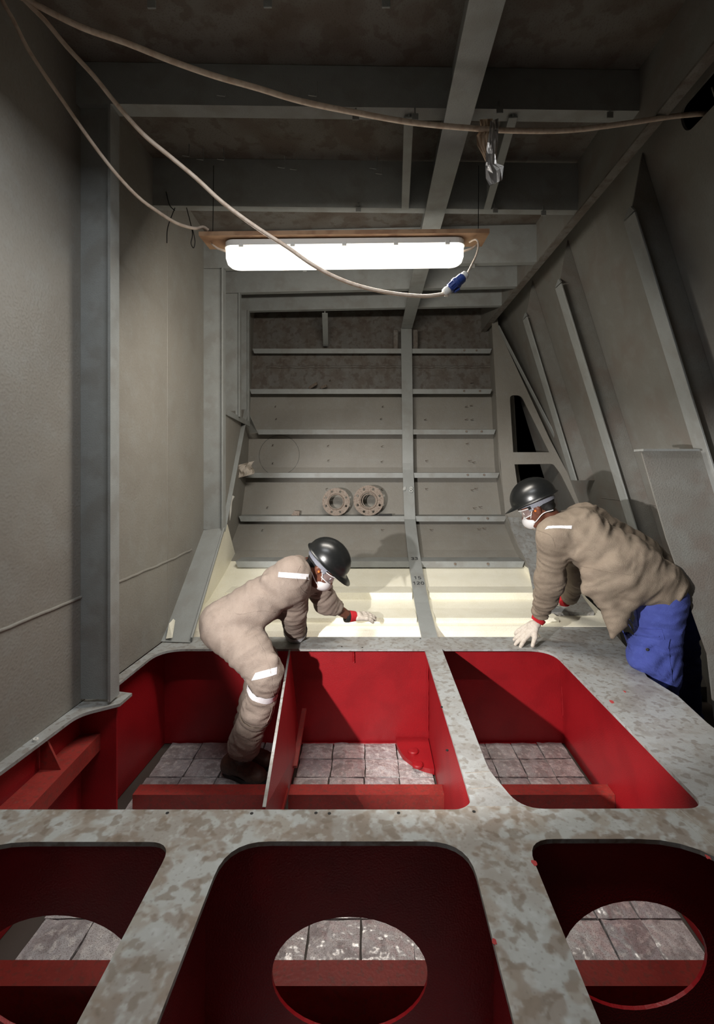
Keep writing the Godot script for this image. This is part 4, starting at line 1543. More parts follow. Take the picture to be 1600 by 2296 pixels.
	# weld seams on the flange plate
	for b in [[v(1.0, 0.0, 1.64), v(1.034, 0.0, 1.478)], [v(1.03, 0.0, 1.64), v(1.064, 0.0, 1.478)], [v(1.034, 0.0, 1.478), v(1.09, 0.0, 1.2)], [v(1.064, 0.0, 1.478), v(1.12, 0.0, 1.2)], [v(0.346, 0.0, 1.84), v(0.436, 0.0, 1.85)], [v(0.346, 0.0, 1.75), v(0.45, 0.0, 1.76)]]:
		st = new_st()
		tube(st, [b[0], (b[0] + b[1]) / 2.0, b[1]], 0.0022, 5)
		put("weld_seam", st, M.deck, d, false)
	# drilled holes: black discs, the shade inside put in as colour
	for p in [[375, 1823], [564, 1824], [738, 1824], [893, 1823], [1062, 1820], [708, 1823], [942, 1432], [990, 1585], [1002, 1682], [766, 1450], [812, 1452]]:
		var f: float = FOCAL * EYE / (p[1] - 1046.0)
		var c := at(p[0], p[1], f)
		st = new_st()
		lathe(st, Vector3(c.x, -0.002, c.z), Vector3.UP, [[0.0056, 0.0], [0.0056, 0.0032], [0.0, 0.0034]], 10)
		put("hole_shade", st, M.black, d, false)
	# red paint spots on the flanges
	for p in [[1372, 1574, 0.011], [1400, 1551, 0.006], [1197, 1936, 0.008], [1108, 2113, 0.005], [1586, 1922, 0.006]]:
		var pf: float = FOCAL * EYE / (p[1] - 1046.0)
		var pc := at(p[0], p[1], pf)
		var blob := []
		for k in 11:
			var rr: float = p[2] * RNG.randf_range(0.6, 1.3)
			blob.append(Vector3(pc.x + cos(TAU * k / 11.0) * rr, 0.0, pc.z + sin(TAU * k / 11.0) * rr * 1.6))
		st = new_st()
		prism(st, blob, Vector3(0, 0.0008, 0))
		put("paint_spot", st, M.red_mark, d)

func tile_mesh(s: int) -> ArrayMesh:
	var st := new_st()
	var h := 0.081
	var n := 4
	var rr := RandomNumberGenerator.new()
	rr.seed = 100 + s
	var g := []
	for i in n + 1:
		var row := []
		for j in n + 1:
			var e := 0.0 if i > 0 and i < n and j > 0 and j < n else -0.006
			var x := (i / float(n) - 0.5) * 2.0 * h + rr.randf_range(-0.002, 0.002)
			var z := (j / float(n) - 0.5) * 2.0 * h + rr.randf_range(-0.002, 0.002)
			row.append(Vector3(x, 0.02 + e + rr.randf_range(-0.0025, 0.0025), z))
		g.append(row)
	for i in n:
		for j in n:
			for t in [[g[i][j], g[i][j + 1], g[i + 1][j + 1]], [g[i][j], g[i + 1][j + 1], g[i + 1][j]]]:
				st.set_smooth_group(1)
				var a: Vector3 = t[0]
				var b: Vector3 = t[1]
				var c: Vector3 = t[2]
				if (b - a).cross(c - a).y > 0:
					st.add_vertex(a); st.add_vertex(c); st.add_vertex(b)
				else:
					st.add_vertex(a); st.add_vertex(b); st.add_vertex(c)
	for k in n:
		for e in [[g[k][0], g[k + 1][0], Vector3(0, 0, -1)], [g[k][n], g[k + 1][n], Vector3(0, 0, 1)], [g[0][k], g[0][k + 1], Vector3(-1, 0, 0)], [g[n][k], g[n][k + 1], Vector3(1, 0, 0)]]:
			var a: Vector3 = e[0]
			var b: Vector3 = e[1]
			quad(st, a, b, Vector3(b.x, 0, b.z), Vector3(a.x, 0, a.z), e[2])
	st.generate_normals()
	return st.commit()

func rear_wall() -> void:
	var w := thing("wall_front", "grey steel bulkhead closing the tank behind the photographer", "wall", v(0, 0, -1.7), "", "structure")
	var st := new_st()
	box(st, v(-1.7, -0.68, -1.7), v(2.7, 3.12, -1.72))
	put("plate", st, M.ceil, w)
	st = new_st()
	box(st, v(-1.7, -0.02, -1.7), v(2.7, -0.005, 0.3))
	put("deck_plate", st, M.ceil, w)

func cables() -> void:
	# heavy cable sagging across under the deck head
	var a := []
	for p in [[-60, -110, 1.86], [20, -25, 1.88], [65, 2, 1.9], [180, 60, 1.92], [280, 95, 1.95], [380, 135, 1.97], [480, 170, 1.99], [575, 197, 2.01], [675, 227, 2.04], [800, 253, 2.07], [925, 275, 2.1], [1050, 287, 2.13], [1150, 293, 2.16], [1275, 292, 2.2], [1400, 277, 2.24], [1500, 262, 2.28], [1560, 256, 2.31], [1600, 254, 2.33]]:
		a.append(at(p[0], p[1], p[2]))
	var st := new_st()
	tube(st, smooth_line(a, 4), 0.0112, 10)
	tag(put("power_cable", st, M.cable, self, false), "thick beige power cable sagging across the tank into a slot in the hull side", "cable")
	a = []
	for p in [[-50, -125, 1.87], [20, -40, 1.88], [60, 5, 1.9], [100, 45, 1.92], [150, 105, 1.95], [210, 170, 1.98], [260, 232, 2.02], [320, 300, 2.06], [380, 350, 2.1], [440, 400, 2.14], [500, 455, 2.18], [575, 510, 2.22], [645, 555, 2.26], [690, 587, 2.28], [740, 616, 2.31], [800, 640, 2.34], [875, 657, 2.37], [950, 664, 2.4], [995, 659, 2.42]]:
		a.append(at(p[0], p[1], p[2]))
	st = new_st()
	tube(st, smooth_line(a, 4), 0.0092, 8)
	tag(put("power_cable", st, M.cable, self, false), "pale cable hanging in front of the glowing lamp down to the blue connector", "cable")
	a = []
	for p in [[-40, -150, 1.87], [-15, -60, 1.88], [5, 0, 1.9], [30, 45, 1.92], [60, 105, 1.95], [95, 160, 1.98], [140, 225, 2.03], [185, 290, 2.08], [225, 345, 2.14], [265, 395, 2.2], [310, 442, 2.28], [350, 472, 2.36], [395, 500, 2.44], [435, 512, 2.52], [455, 509, 2.56], [467, 516, 2.58]]:
		a.append(at(p[0], p[1], p[2]))
	st = new_st()
	tube(st, smooth_line(a, 4), 0.0076, 8)
	tag(put("power_cable", st, M.cable, self, false), "thin beige cable running past the near stiffener to the end of the lamp's plank", "cable")
	# lamp flex
	a = []
	for p in [[1052, 543, 2.6], [1066, 537, 2.55], [1072, 548, 2.53], [1068, 570, 2.5], [1058, 592, 2.46], [1048, 612, 2.42]]:
		a.append(at(p[0], p[1], p[2]))
	st = new_st()
	tube(st, smooth_line(a, 4), 0.005, 8)
	tag(put("lamp_flex", st, M.cable, self, false), "short pale flex from the lamp's end down to the blue connector", "cable")
	# connector
	var p0 := at(994, 660, 2.42)
	var p1 := at(1047, 613, 2.42)
	var o := thing("plug_connector", "blue industrial plug and socket with grey cable glands hanging below the lamp", "connector", p0)
	var d := (p1 - p0).normalized()
	var len := p0.distance_to(p1)
	st = new_st()
	lathe(st, p0, d, [[0.0, 0.0], [0.014, 0.0], [0.022, 0.008], [0.024, 0.028], [0.02, 0.036]], 16)
	put("gland", st, M.plastic, o, false)
	st = new_st()
	lathe(st, p0 + d * 0.034, d, [[0.018, 0.0], [0.024, 0.008], [0.025, 0.036], [0.029, 0.04], [0.029, 0.056], [0.025, 0.06], [0.024, len - 0.066], [0.018, len - 0.058]], 16)
	put("housing", st, M.blue_plug, o, false)
	for k in 8:
		var w := TAU * k / 8.0
		var s1 := d.cross(Vector3.UP).normalized()
		var s2 := s1.cross(d)
		var r := s1 * cos(w) + s2 * sin(w)
		st = new_st()
		bar(st, p0 + d * 0.046 + r * 0.025, p0 + d * 0.074 + r * 0.025, r.cross(d), 0.005, 0.004)
		put("grip_rib", st, M.blue_plug, o)
	st = new_st()
	lathe(st, p1 - d * 0.026, d, [[0.018, 0.0], [0.022, 0.004], [0.02, 0.018], [0.012, 0.026], [0.0, 0.026]], 16)
	put("gland", st, M.plastic, o, false)
	st = new_st()
	bar(st, at(1018, 655, 2.42), at(1030, 648, 2.42), Vector3(0, 0, 1), 0.02, 0.01)
	put("latch", st, M.blue_plug, o)
	# foil strip over the heavy cable
	foil_strip()
	# loose tie wires at the left wall
	for w in [[[372, 430, 3.10, "short dark tie wire curling from the second beam's left end"], [380, 460, 3.08], [392, 472, 3.09]], [[392, 466, 3.11, "straight dark tie wire hanging by the lamp plank's left end"], [376, 510, 3.1], [374, 545, 3.1]], [[418, 466, 3.11, "dark tie wire with a looped end hanging by the lamp plank"], [431, 520, 3.1], [428, 545, 3.1], [434, 556, 3.1], [437, 540, 3.1], [432, 515, 3.09]]]:
		a = []
		for p in w:
			a.append(at(p[0], p[1], p[2]))
		st = new_st()
		tube(st, smooth_line(a, 5), 0.003, 5)
		tag(put("tie_wire", st, M.black, self, false), w[0][3], "wire", "loose tie wires beside the lamp")

func foil_strip() -> void:
	var f := 2.13
	var o := thing("foil_strip", "crumpled silver tape strip folded over the thick beige cable", "tape", at(1098, 290, f))
	# two leaves, each a bent and creased sheet
	for leaf in [["front_leaf", [[1098, 272, 1117, 265], [1097, 292, 1117, 290], [1092, 320, 1116, 318], [1089, 345, 1114, 343], [1088, 372, 1113, 366], [1089, 400, 1129, 372], [1097, 416, 1125, 404], [1104, 414, 1116, 408]], M.foil, -0.014], ["back_leaf", [[1075, 268, 1104, 266], [1077, 290, 1104, 292], [1068, 304, 1098, 304], [1069, 325, 1096, 328], [1080, 345, 1096, 348], [1088, 362, 1098, 364]], M.paper, 0.014]]:
		var rows := []
		var src: Array = leaf[1]
		for i in src.size():
			var row := []
			for k in 6:
				var t := k / 5.0
				var bend := sin(t * 9.0 + i * 1.7) * 0.009 + RNG.randf_range(-0.006, 0.006)
				row.append(at(lerpf(src[i][0], src[i][2], t), lerpf(src[i][1], src[i][3], t), f + leaf[3] + bend))
			rows.append(row)
		var st := new_st()
		for i in rows.size() - 1:
			for k in 5:
				var n := Vector3(0, 0, 1)
				quad(st, rows[i][k], rows[i][k + 1], rows[i + 1][k + 1], rows[i + 1][k], n)
				var b := Vector3(0, 0, -0.0012)
				quad(st, rows[i][k] + b, rows[i][k + 1] + b, rows[i + 1][k + 1] + b, rows[i + 1][k] + b, -n)
		put(leaf[0], st, leaf[2], o)

func letters(text: String, where: Vector3, size: float, mat: Material, parent: Node3D, basis := Basis.IDENTITY) -> void:
	var t := TextMesh.new()
	t.text = text
	t.font = SystemFont.new()
	(t.font as SystemFont).font_names = PackedStringArray(["Droid Sans"])
	t.font_size = 32
	t.pixel_size = size / 32.0
	t.depth = 0.001
	t.material = mat
	var o := MeshInstance3D.new()
	o.mesh = t
	o.name = "marking"
	parent.add_child(o, true)
	o.transform = Transform3D(basis, where - world_place(parent))

func small_things() -> void:
	var bowwall: Node3D = get_node("wall_back")
	# chalk and paint marks
	letters("#", at(906, 1096, bow(0.86) - 0.016), 0.055, M.chalk, bowwall)
	letters("8", at(921, 1098, bow(0.86) - 0.016), 0.075, M.chalk, bowwall)
	for a in [["33", 926, 1285, 0.3], ["15", 927, 1322, 0.19], ["120", 933, 1336, 0.165]]:
		var y: float = a[3]
		var dz := bow(y + 0.03) - bow(y - 0.03)
		var up := Vector3(0, 0.06, -dz).normalized()
		var bs := Basis(Vector3.RIGHT, up, Vector3.RIGHT.cross(up))
		letters(a[0], v(0.385, y, bow(y)) + bs.z * 0.004, 0.06, M.ink, bowwall, bs)
	scribble(bowwall)
	# two pipe flanges leaning on the stiffener
	var spots := [[753, 1137, 31, "smaller rusty bolted pipe flange resting on the bow stiffener"], [826, 1135, 34, "larger rusty bolted pipe flange with a sleeve, resting on the bow stiffener"]]
	for s in spots:
		var f := bow(0.63) + 0.06
		var r: float = s[2] / FOCAL * f
		var c := v((s[0] - 835.0) / FOCAL * f, 0.632 + r, f)
		pipe_flange(c, r, s[3], s[2] > 32)
	# offcuts and litter on the stiffeners
	var f := bow(2.03) + 0.1
	for a in [[702, 858, 0.11, 0.5, "grey wooden offcut leaning on another, on the upper bow stiffener"], [726, 862, 0.07, 0.25, "short grey wooden offcut lying on the upper bow stiffener"]]:
		var st := new_st()
		var c := v((a[0] - 835.0) / FOCAL * f, 2.033 + 0.024 + a[3] * 0.05, f)
		var dir := Vector3(cos(a[3]), sin(a[3]), 0.3).normalized()
		bar(st, c - dir * a[2] / 2, c + dir * a[2] / 2, Vector3.UP, 0.032, 0.028)
		tag(put("wood_offcut", st, M.iron, self), a[4], "offcut")
	f = bow(0.63) + 0.08
	var st2 := new_st()
	var c2 := v((662.0 - 835.0) / FOCAL * f, 0.632, f)
	prism(st2, [c2 + Vector3(-0.045, 0, 0), c2 + Vector3(0.04, 0, 0), c2 + Vector3(0.045, 0.045, 0), c2 + Vector3(-0.01, 0.05, 0), c2 + Vector3(-0.03, 0.02, 0)], Vector3(0, 0, -0.05))
	tag(put("metal_scrap", st2, M.iron, self), "small bent metal scrap on the stiffener left of the flanges", "scrap")
	st2 = new_st()
	c2 = v((862.0 - 835.0) / FOCAL * f, 0.64, f - 0.04)
	bar(st2, c2 + Vector3(-0.06, 0, 0.0), c2 + Vector3(0.075, 0.004, 0), Vector3.UP, 0.018, 0.03)
	tag(put("steel_strip", st2, M.black, self), "dark flat steel strip lying against the larger pipe flange", "scrap")
	# white cup on the left shelf bracket
	var o := thing("paper_cup", "small white cup on the shelf bracket beside the bow frame", "cup", v(-1.275, 1.642, 4.16))
	var st := new_st()
	lathe(st, v(-1.275, 1.642, 4.16), Vector3.UP, [[0.0, 0.002], [0.02, 0.002], [0.024, 0.06], [0.022, 0.06], [0.018, 0.006], [0.0, 0.006]], 16)
	put("cup_wall", st, M.white, o, false)
	st = new_st()
	lathe(st, v(-1.275, 1.642, 4.16), Vector3.UP, [[0.0235, 0.058], [0.0262, 0.06], [0.0235, 0.063]], 16)
	put("rim", st, M.white, o, false)
	# rag stuffed at the end of a stiffener
	st = new_st()
	var base := at(546, 1054, 5.2)
	var rows := []
	for i in 9:
		var row := []
		for k in 9:
			var u := i / 8.0
			var w := k / 8.0
			row.append(base + Vector3((u - 0.5) * 0.2 + sin(w * 7.0) * 0.014, (w - 0.5) * 0.14 - u * 0.03 + (u - 0.3) * 0.08, sin(u * 11.0 + w * 6.0) * 0.018 + RNG.randf_range(-0.012, 0.012)))
		rows.append(row)
	for i in 8:
		for k in 8:
			quad(st, rows[i][k], rows[i + 1][k], rows[i + 1][k + 1], rows[i][k + 1], Vector3(0, 0, 1))
			var b := Vector3(0, 0, -0.006)
			quad(st, rows[i][k] + b, rows[i + 1][k] + b, rows[i + 1][k + 1] + b, rows[i][k + 1] + b, Vector3(0, 0, -1))
	tag(put("rag", st, M.glove, self), "crumpled pale rag tucked behind the raked strut at the bow", "rag")
	# hose hanging behind the raked strut
	st = new_st()
	tube(st, smooth_line([at(522, 1112, 4.9), at(516, 1125, 4.88), at(514, 1150, 4.86), at(508, 1180, 4.84), at(505, 1192, 4.84)]), 0.02, 8)
	tag(put("hose", st, M.plastic, self, false), "short pale hose end hanging behind the raked strut at the bow", "hose")
	# bolt nuts lying on the left ledge
	for p in [[80, 1661, "pale hex nut lying on the narrow left deck ledge near the photographer"]]:
		var ff: float = FOCAL * EYE / (p[1] - 1046.0)
		var c := at(p[0], p[1], ff)
		st = new_st()
		lathe(st, Vector3(c.x, 0.0, c.z), Vector3.UP, [[0.005, 0.0], [0.011, 0.0], [0.012, 0.004], [0.011, 0.01], [0.005, 0.01], [0.005, 0.0]], 6)
		tag(put("hex_nut", st, M.plastic, self, false), p[2], "nut")

func scribble(parent: Node3D) -> void:
	# black marker scrawl on the sloping lower web
	for s in 2:
		var st := new_st()
		var pts := []
		for i in 34:
			var t := i / 33.0
			var y := 0.150 - s * 0.05 + sin(i * 2.1) * 0.011 + cos(i * 0.9) * 0.006
			var x := 1.398 + t * 0.065 + sin(i * 1.3) * 0.008
			pts.append(v(x, y, bow(y) - 0.006) + Vector3(0, 0.001, 0.001))
		tube(st, pts, 0.0022, 4)
		put("marker_scrawl", st, M.ink, parent, false)

func pipe_flange(c: Vector3, r: float, label: String, sleeve: bool) -> void:
	var o := thing("pipe_flange", label, "pipe flange", c - Vector3(0, r, 0), "rusty pipe flanges on the bow stiffener")
	var ax := Vector3(0, 0.12, 1).normalized()
	var ring := PackedVector2Array()
	for k in 40:
		ring.append(Vector2(cos(TAU * k / 40.0), sin(TAU * k / 40.0)) * r)
	var cuts := []
	var bore := PackedVector2Array()
	for k in 32:
		bore.append(Vector2(cos(TAU * k / 32.0), sin(TAU * k / 32.0)) * r * 0.5)
	cuts.append(bore)
	for b in 8:
		var w := TAU * (b + 0.5) / 8.0
		var h := PackedVector2Array()
		for k in 10:
			h.append(Vector2(cos(w), sin(w)) * r * 0.79 + Vector2(cos(TAU * k / 10.0), sin(TAU * k / 10.0)) * r * 0.085)
		cuts.append(h)
	var y := (Vector3.UP - ax * ax.y).normalized()
	var bs := Basis(y.cross(ax), y, ax)
	holed("ring", ring, cuts, Transform3D(bs, c), 0.022, M.iron, o)
	var st := new_st()
	lathe(st, c, ax, [[r * 0.5, -0.02], [r * 0.5, 0.006], [r * 0.56, 0.008], [r * 0.6, 0.0]], 32)
	put("raised_face", st, M.iron, o, false)
	if sleeve:
		st = new_st()
		lathe(st, c + Vector3(0.006, -0.004, 0), ax, [[r * 0.42, -0.05], [r * 0.42, 0.004], [r * 0.47, 0.004], [r * 0.47, -0.05]], 28)
		put("sleeve", st, M.iron, o, false)

func people() -> void:
	worker_reaching()
	worker_leaning()

func worker_reaching() -> void:
	# stands in the cell, bent over the cross flange
	var o := thing("person", "person in beige coveralls bent over the cream bow plating, boot in the red cell", "person", at(540, 1748, 2.78))
	var hipR := at(508, 1398, 2.76)
	var hipL := at(526, 1392, 2.96)
	var kneeR := at(596, 1512, 2.62)
	var cuffR := at(545, 1672, 2.82)
	var kneeL := at(588, 1478, 2.98)
	var cuffL := at(548, 1640, 2.98)
	var chestR := at(645, 1303, 2.82)
	var chestL := at(668, 1298, 3.02)
	var shR := at(657, 1290, 2.79)
	var shL := at(702, 1284, 3.06)
	var elR := at(657, 1366, 2.99)
	var wrR := at(666, 1450, 3.42)
	var elL := at(728, 1348, 3.18)
	var wrL := at(783, 1382, 3.32)
	var neck := at(688, 1272, 2.94)
	var H := head_frame(at(722, 1270, 2.94), Vector3(0.66, -0.73, 0.02), Vector3(0.74, 0.66, 0.1))
	# body under the clothes, one surface; the head on a finer grid
	var e := around([hipR, hipL, kneeR, cuffR, kneeL, cuffL, chestR, chestL, wrR, wrL, H.origin], 0.22)
	var fb := Field.new(e[0], e[1], 0.015, 70.0, fold_noise)
	fb.cap(hipR, chestR, 0.085, 0.09)
	fb.cap(hipL, chestL, 0.085, 0.09)
	fb.cap(hipR, kneeR, 0.08, 0.055)
	fb.cap(kneeR, cuffR, 0.05, 0.036)
	fb.cap(hipL, kneeL, 0.075, 0.05)
	fb.cap(kneeL, cuffL, 0.045, 0.034)
	fb.cap(shR, elR, 0.05, 0.04)
	fb.cap(elR, wrR, 0.04, 0.028)
	fb.cap(shL, elL, 0.05, 0.04)
	fb.cap(elL, wrL, 0.043, 0.029)
	fb.cap((chestR + chestL) / 2, neck, 0.09, 0.05)
	fb.cap(shR, shL, 0.06, 0.06)
	fb.close()
	var fh := Field.new(H.origin - Vector3.ONE * 0.19, H.origin + Vector3.ONE * 0.19, 0.0055, 130.0, fold_noise)
	add_head(fh, H, neck)
	fh.close()
	field_mesh("body", [fb, fh], M.skin, o)
	# coverall
	var fc := Field.new(e[0], e[1], 0.0105, 62.0, fold_noise)
	var A := 0.0095
	fc.cap(hipR, at(575, 1352, 2.79), 0.128, 0.118, A, 7.0)
	fc.cap(at(575, 1352, 2.79), chestR, 0.118, 0.115, A, 7.0)
	fc.cap(hipL, chestL, 0.12, 0.115, A, 7.0)
	fc.cap(shR + Vector3(-0.01, 0.015, 0), shL + Vector3(-0.03, 0, 0), 0.076, 0.068, 0.006, 9.0)
	fc.cap(chestR, shR + Vector3(0, 0.02, 0.0), 0.108, 0.066, 0.006)
	fc.cap((chestR + chestL) / 2, at(668, 1268, 2.93), 0.105, 0.058, 0.004)
	fc.cap(hipR + Vector3(-0.01, -0.01, 0), at(560, 1460, 2.67), 0.13, 0.105, A, 8.0)
	fc.cap(at(560, 1460, 2.67), kneeR, 0.105, 0.082, A, 8.0)
	fc.cap(kneeR, at(577, 1590, 2.69), 0.08, 0.07, A * 1.3, 10.0)
	fc.cap(at(577, 1590, 2.69), cuffR, 0.07, 0.088, A * 1.3, 10.0)
	fc.cap(hipL, kneeL, 0.11, 0.08, A, 8.0)
	fc.cap(kneeL, cuffL, 0.075, 0.07, A, 7.0)
	fc.cap(shR, elR, 0.086, 0.078, A, 8.0)
	fc.cap(elR, wrR, 0.075, 0.058, A, 7.0)
	fc.cap(shL, elL, 0.085, 0.07, A, 8.0)
	fc.cap(elL, elL.lerp(wrL, 0.4), 0.066, 0.056, A, 7.0)
	# folds of the cloth
	for r in [[470, 1404, 2.67, 545, 1380, 2.66, 0.03], [545, 1380, 2.66, 584, 1384, 2.70, 0.024], [640, 1330, 2.73, 596, 1300, 2.71, 0.026], [632, 1352, 2.74, 585, 1338, 2.69, 0.026], [480, 1425, 2.66, 530, 1440, 2.62, 0.028], [548, 1492, 2.60, 612, 1478, 2.59, 0.026], [556, 1608, 2.64, 604, 1578, 2.64, 0.022], [536, 1640, 2.70, 592, 1612, 2.68, 0.022]]:
		fc.cap(at(r[0], r[1], r[2]), at(r[3], r[4], r[5]), r[6] * 0.7, r[6])
	fc.close()
	fc.cut(at(542, 1686, 2.8), (cuffR - at(577, 1590, 2.69)).normalized(), 0.16)
	fc.cut(elL.lerp(wrL, 0.48), (wrL - elL).normalized(), 0.11)
	fc.cut(at(688, 1262, 2.94), (H.origin - at(668, 1282, 2.92)).normalized(), 0.08)
	fc.cut(wrR, (wrR - elR).normalized(), 0.09)
	field_mesh("coverall", [fc], M.beige, o)
	# reflective tape
	var away := Vector3(0.1, -0.25, -1).normalized()
	patch("reflective_tape", fc, [at(626, 1283, 2.72), at(688, 1287, 2.72), at(688, 1299, 2.72), at(626, 1294, 2.72)], away, M.tape, o)
	patch("reflective_tape", fc, [at(567, 1512, 2.5), at(611, 1500, 2.5), at(612, 1516, 2.5), at(558, 1529, 2.5)], away, M.tape, o)
	band("reflective_tape", fc, kneeR.lerp(at(577, 1590, 2.69), 0.38), at(577, 1590, 2.69) - kneeR + Vector3(-0.03, 0, 0), 0.036, M.tape, o)
	band("reflective_tape", fc, elR.lerp(wrR, 0.55), wrR - elR, 0.03, M.tape, o)
	band("pocket_seam", fc, at(577, 1590, 2.69).lerp(cuffR, 0.1), cuffR - kneeR, 0.004, M.khaki, o)
	seam("waist_seam", fc, [[462, 1372], [500, 1382], [545, 1374], [590, 1384]], 2.4, away, M.beige, o)
	seam("side_seam", fc, [[520, 1440], [548, 1480], [572, 1530], [570, 1600], [545, 1668]], 2.3, away, M.beige, o)
	seam("sleeve_seam", fc, [[636, 1262], [630, 1290], [640, 1325], [655, 1345]], 2.4, away, M.beige, o)
	# boots
	boot(at(543, 1690, 2.86), v(-0.885, -0.672, 2.92), v(-0.61, -0.672, 2.80), o)
	boot(at(548, 1650, 2.99), v(-0.86, -0.672, 3.04), v(-0.6, -0.672, 2.96), o)
	# gloves: left one out on the plating, right one down behind the flange
	var gd := (at(845, 1380, 3.42) - wrL).normalized()
	glove("glove", wrL + gd * 0.03, gd, Vector3(-0.1, 1.0, 0.35), -1.0, [0.22, 0.18, 0.22, 0.3, 0.3], o, 0.05, 0.45)
	cuff("glove_cuff", wrL - gd * 0.012, gd, 0.055, 0.037, 0.034, M.red_cuff, o)
	cuff("wrist_strap", wrL - gd * 0.032, gd, 0.026, 0.038, 0.04, M.black, o)
	var gr := Vector3(0.05, -0.5, -0.4).normalized()
	glove("glove", wrR + gr * 0.02, gr, Vector3(0.3, 0.5, 0.8), -1.0, [0.3, 0.3, 0.3, 0.35, 0.3], o, 0.05, 0.5, 0.95)
	head_gear(H, o, -1.0)

func worker_leaning() -> void:
	# stands in the gap beside the hull and leans over the deck frame
	var o := thing("person", "person in khaki shirt and blue trousers leaning a gloved hand on the deck frame", "person", v(1.68, -0.695, 2.85))
	var hipR := at(1516, 1338, 3.0)
	var hipL := at(1482, 1342, 2.80)
	var kneeL := at(1466, 1515, 2.86)
	var footL := v(1.74, -0.55, 2.92)
	var kneeR := at(1520, 1500, 3.08)
	var footR := v(1.98, -0.55, 3.08)
	var chestL := at(1300, 1196, 2.86)
	var chestR := at(1312, 1176, 3.06)
	var shL := at(1243, 1200, 2.84)
	var shR := at(1272, 1186, 3.12)
	var elL := at(1232, 1298, 2.98)
	var wrL := at(1206, 1392, 3.16)
	var elR := at(1296, 1290, 3.3)
	var wrR := at(1272, 1348, 3.58)
	var neck := at(1248, 1174, 2.98)
	var H := head_frame(at(1204, 1136, 3.0), Vector3(-0.74, -0.46, -0.42), Vector3(-0.44, 0.88, -0.1))
	var e := around([hipR, hipL, kneeL, footL, footR, chestL, chestR, wrL, wrR, H.origin], 0.24)
	var fb := Field.new(e[0], e[1], 0.016, 70.0, fold_noise)
	fb.cap(hipL, chestL, 0.085, 0.09)
	fb.cap(hipR, chestR, 0.085, 0.09)
	fb.cap(hipL, kneeL, 0.08, 0.055)
	fb.cap(kneeL, footL, 0.05, 0.036)
	fb.cap(hipR, kneeR, 0.08, 0.055)
	fb.cap(kneeR, footR, 0.05, 0.036)
	fb.cap(shL, elL, 0.05, 0.04)
	fb.cap(elL, wrL, 0.04, 0.029)
	fb.cap(shR, elR, 0.05, 0.04)
	fb.cap(elR, wrR, 0.04, 0.029)
	fb.cap(shL, shR, 0.06, 0.06)
	fb.cap((chestL + chestR) / 2, neck, 0.09, 0.05)
	fb.close()
	var fh := Field.new(H.origin - Vector3.ONE * 0.19, H.origin + Vector3.ONE * 0.19, 0.0055, 130.0, fold_noise)
	add_head(fh, H, neck)
	fh.close()
	field_mesh("body", [fb, fh], M.skin, o)
	# trousers
	var tl := around([hipR, hipL, footL, footR], 0.24)
	var ft := Field.new(tl[0], tl[1], 0.011, 48.0, fold_noise)
	var A := 0.009
	ft.cap(hipL, kneeL, 0.125, 0.118, A, 8.0)
	ft.cap(hipR, kneeR, 0.125, 0.11, A, 8.0)
	ft.cap(kneeL, footL, 0.1, 0.085, A * 1.3, 6.5)
	ft.cap(kneeR, footR, 0.1, 0.085, A * 1.3, 6.5)
	ft.cap(hipL, hipR, 0.115, 0.115)
	ft.cap(at(1446, 1470, 2.80), at(1478, 1500, 2.80), 0.09, 0.1, A * 1.3, 6.5)
	ft.close()
	field_mesh("trousers", [ft], M.blue, o)
	var away := Vector3(0.45, -0.15, -1).normalized()
	patch("pocket_flap", ft, [at(1410, 1446, 2.6), at(1506, 1440, 2.6), at(1502, 1462, 2.6), at(1418, 1464, 2.6)], away, M.blue, o, 14, 5, 0.011)
	patch("pocket", ft, [at(1414, 1458, 2.6), at(1504, 1452, 2.6), at(1512, 1540, 2.6), at(1440, 1512, 2.6)], away, M.blue, o, 14, 10, 0.006)
	for line in [[[1412, 1442], [1450, 1446], [1506, 1440]], [[1414, 1462], [1450, 1467], [1500, 1460]], [[1412, 1445], [1420, 1490], [1442, 1520]], [[1506, 1442], [1516, 1490], [1516, 1540]], [[1440, 1350], [1446, 1400], [1450, 1440]]]:
		seam("pocket_seam", ft, line, 2.35, away, M.blue, o, 0.0035)
	var bh := ft.hit(at(1461, 1478, 2.5), away, 0.6)
	var st := new_st()
	lathe(st, bh - away * 0.009, -away, [[0.008, 0.0], [0.0085, 0.003], [0.005, 0.004], [0.0, 0.003]], 12)
	put("button", st, M.black, o, false)
	# shirt
	var sl := around([chestL, chestR, hipL, hipR, wrL, wrR, at(1368, 1440, 2.72)], 0.2)
	var fs := Field.new(sl[0], sl[1], 0.0105, 46.0, fold_noise)
	var mid := at(1392, 1268, 2.8)
	fs.cap(chestL, mid, 0.135, 0.165, A * 1.6, 6.0)
	fs.cap(mid, at(1478, 1310, 2.78), 0.165, 0.13, A * 1.6, 6.0)
	fs.cap(chestR, at(1420, 1252, 3.0), 0.13, 0.14, A * 1.3, 6.5)
	fs.cap(at(1420, 1252, 3.0), at(1508, 1310, 2.98), 0.14, 0.125, A * 1.3, 6.5)
	fs.cap(at(1340, 1300, 2.76), at(1380, 1392, 2.72), 0.085, 0.035, A, 9.0)
	fs.cap(at(1380, 1380, 2.72), at(1372, 1428, 2.72), 0.032, 0.012)
	fs.cap(at(1420, 1320, 2.72), at(1386, 1390, 2.72), 0.06, 0.03, A, 9.0)
	fs.cap(shL, shR, 0.082, 0.076, 0.006)
	fs.cap(chestL, shL + Vector3(0.01, 0, 0), 0.12, 0.08, 0.008)
	fs.cap((chestL + chestR) / 2, at(1256, 1172, 2.98), 0.11, 0.066, 0.004)
	fs.cap(shL, elL, 0.086, 0.074, A, 8.0)
	fs.cap(elL, at(1212, 1372, 3.12), 0.074, 0.05, A * 1.3, 11.0)
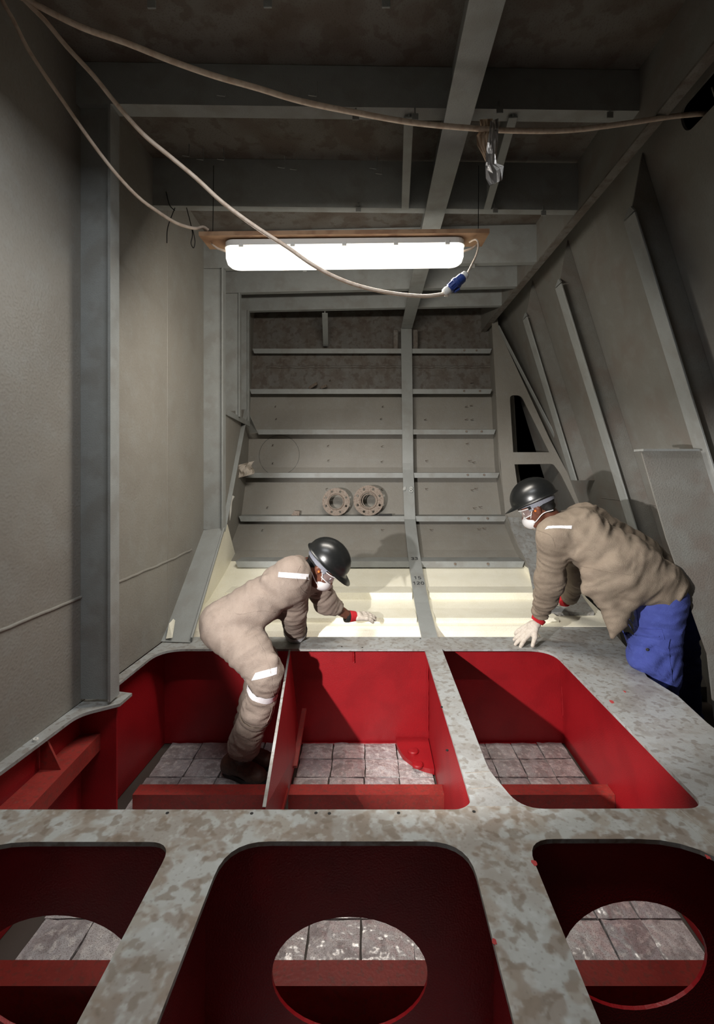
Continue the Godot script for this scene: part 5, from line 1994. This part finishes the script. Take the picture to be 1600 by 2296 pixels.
	fs.cap(shR, elR, 0.085, 0.07, A, 8.0)
	fs.cap(elR, elR.lerp(wrR, 0.8), 0.07, 0.055, A, 9.0)
	for r in [[1292, 1248, 2.75, 1356, 1222, 2.71, 0.024], [1356, 1222, 2.71, 1440, 1236, 2.68, 0.022], [1312, 1284, 2.73, 1384, 1262, 2.645, 0.028], [1384, 1262, 2.645, 1468, 1250, 2.68, 0.02], [1312, 1326, 2.74, 1410, 1300, 2.63, 0.028], [1336, 1172, 2.76, 1348, 1216, 2.72, 0.018], [1300, 1196, 2.74, 1330, 1240, 2.71, 0.02], [1420, 1330, 2.66, 1500, 1296, 2.67, 0.022], [1212, 1330, 2.99, 1248, 1322, 2.97, 0.02], [1206, 1352, 3.04, 1240, 1350, 3.03, 0.018]]:
		fs.cap(at(r[0], r[1], r[2]), at(r[3], r[4], r[5]), r[6] * 0.7, r[6])
	fs.close()
	fs.cut(at(1209, 1384, 3.14), (wrL - elL).normalized(), 0.09)
	fs.cut(elR.lerp(wrR, 0.85), (wrR - elR).normalized(), 0.09)
	fs.cut(at(1240, 1168, 2.98), (H.origin - at(1268, 1186, 2.98)).normalized(), 0.075)
	fs.cut(at(1500, 1330, 2.85), Vector3(0.42, -0.9, 0.1).normalized(), 0.22)
	field_mesh("shirt", [fs], M.khaki, o)
	patch("reflective_tape", fs, [at(1246, 1145, 2.6), at(1300, 1150, 2.6), at(1298, 1159, 2.6), at(1240, 1152, 2.6)], Vector3(0.1, -0.6, -1).normalized(), M.tape, o)
	var look := Vector3(0.4, -0.1, -1).normalized()
	seam("yoke_seam", fs, [[1218, 1192], [1240, 1198], [1262, 1210], [1272, 1240]], 2.4, Vector3(0.2, -0.1, -1).normalized(), M.khaki, o)
	seam("side_seam", fs, [[1300, 1290], [1380, 1300], [1460, 1310]], 2.3, look, M.khaki, o)
	boot(v(1.76, -0.5, 2.92), v(1.84, -0.695, 2.95), v(1.56, -0.695, 2.88), o)
	boot(v(2.0, -0.5, 3.08), v(2.08, -0.695, 3.12), v(1.8, -0.695, 3.05), o)
	# gloves
	var gd := Vector3(-0.30, -0.28, -0.02).normalized()
	var wl := wrL + Vector3(-0.012, -0.02, 0)
	glove("glove", wl, (at(1158, 1432, 3.16) - wl).normalized(), Vector3(-0.55, 0.75, 0.45), -1.0, [0.14, 0.1, 0.14, 0.2, 0.2], o, 0.16, 0.75, 1.1)
	cuff("glove_cuff", wrL + Vector3(0.008, 0.02, 0), wl - wrL, 0.03, 0.044, 0.04, M.red_cuff, o)
	var wr := wrR + Vector3(-0.02, -0.01, -0.04)
	glove("glove", wr, Vector3(-0.45, -0.35, -0.6), Vector3(0, 1, 0.2), 1.0, [0.2, 0.2, 0.2, 0.25, 0.2], o, 0.12, 0.6, 1.0)
	cuff("glove_cuff", wrR + Vector3(-0.004, 0.0, -0.006), wr - wrR, 0.045, 0.04, 0.038, M.red_cuff, o)
	head_gear(H, o, 1.0)
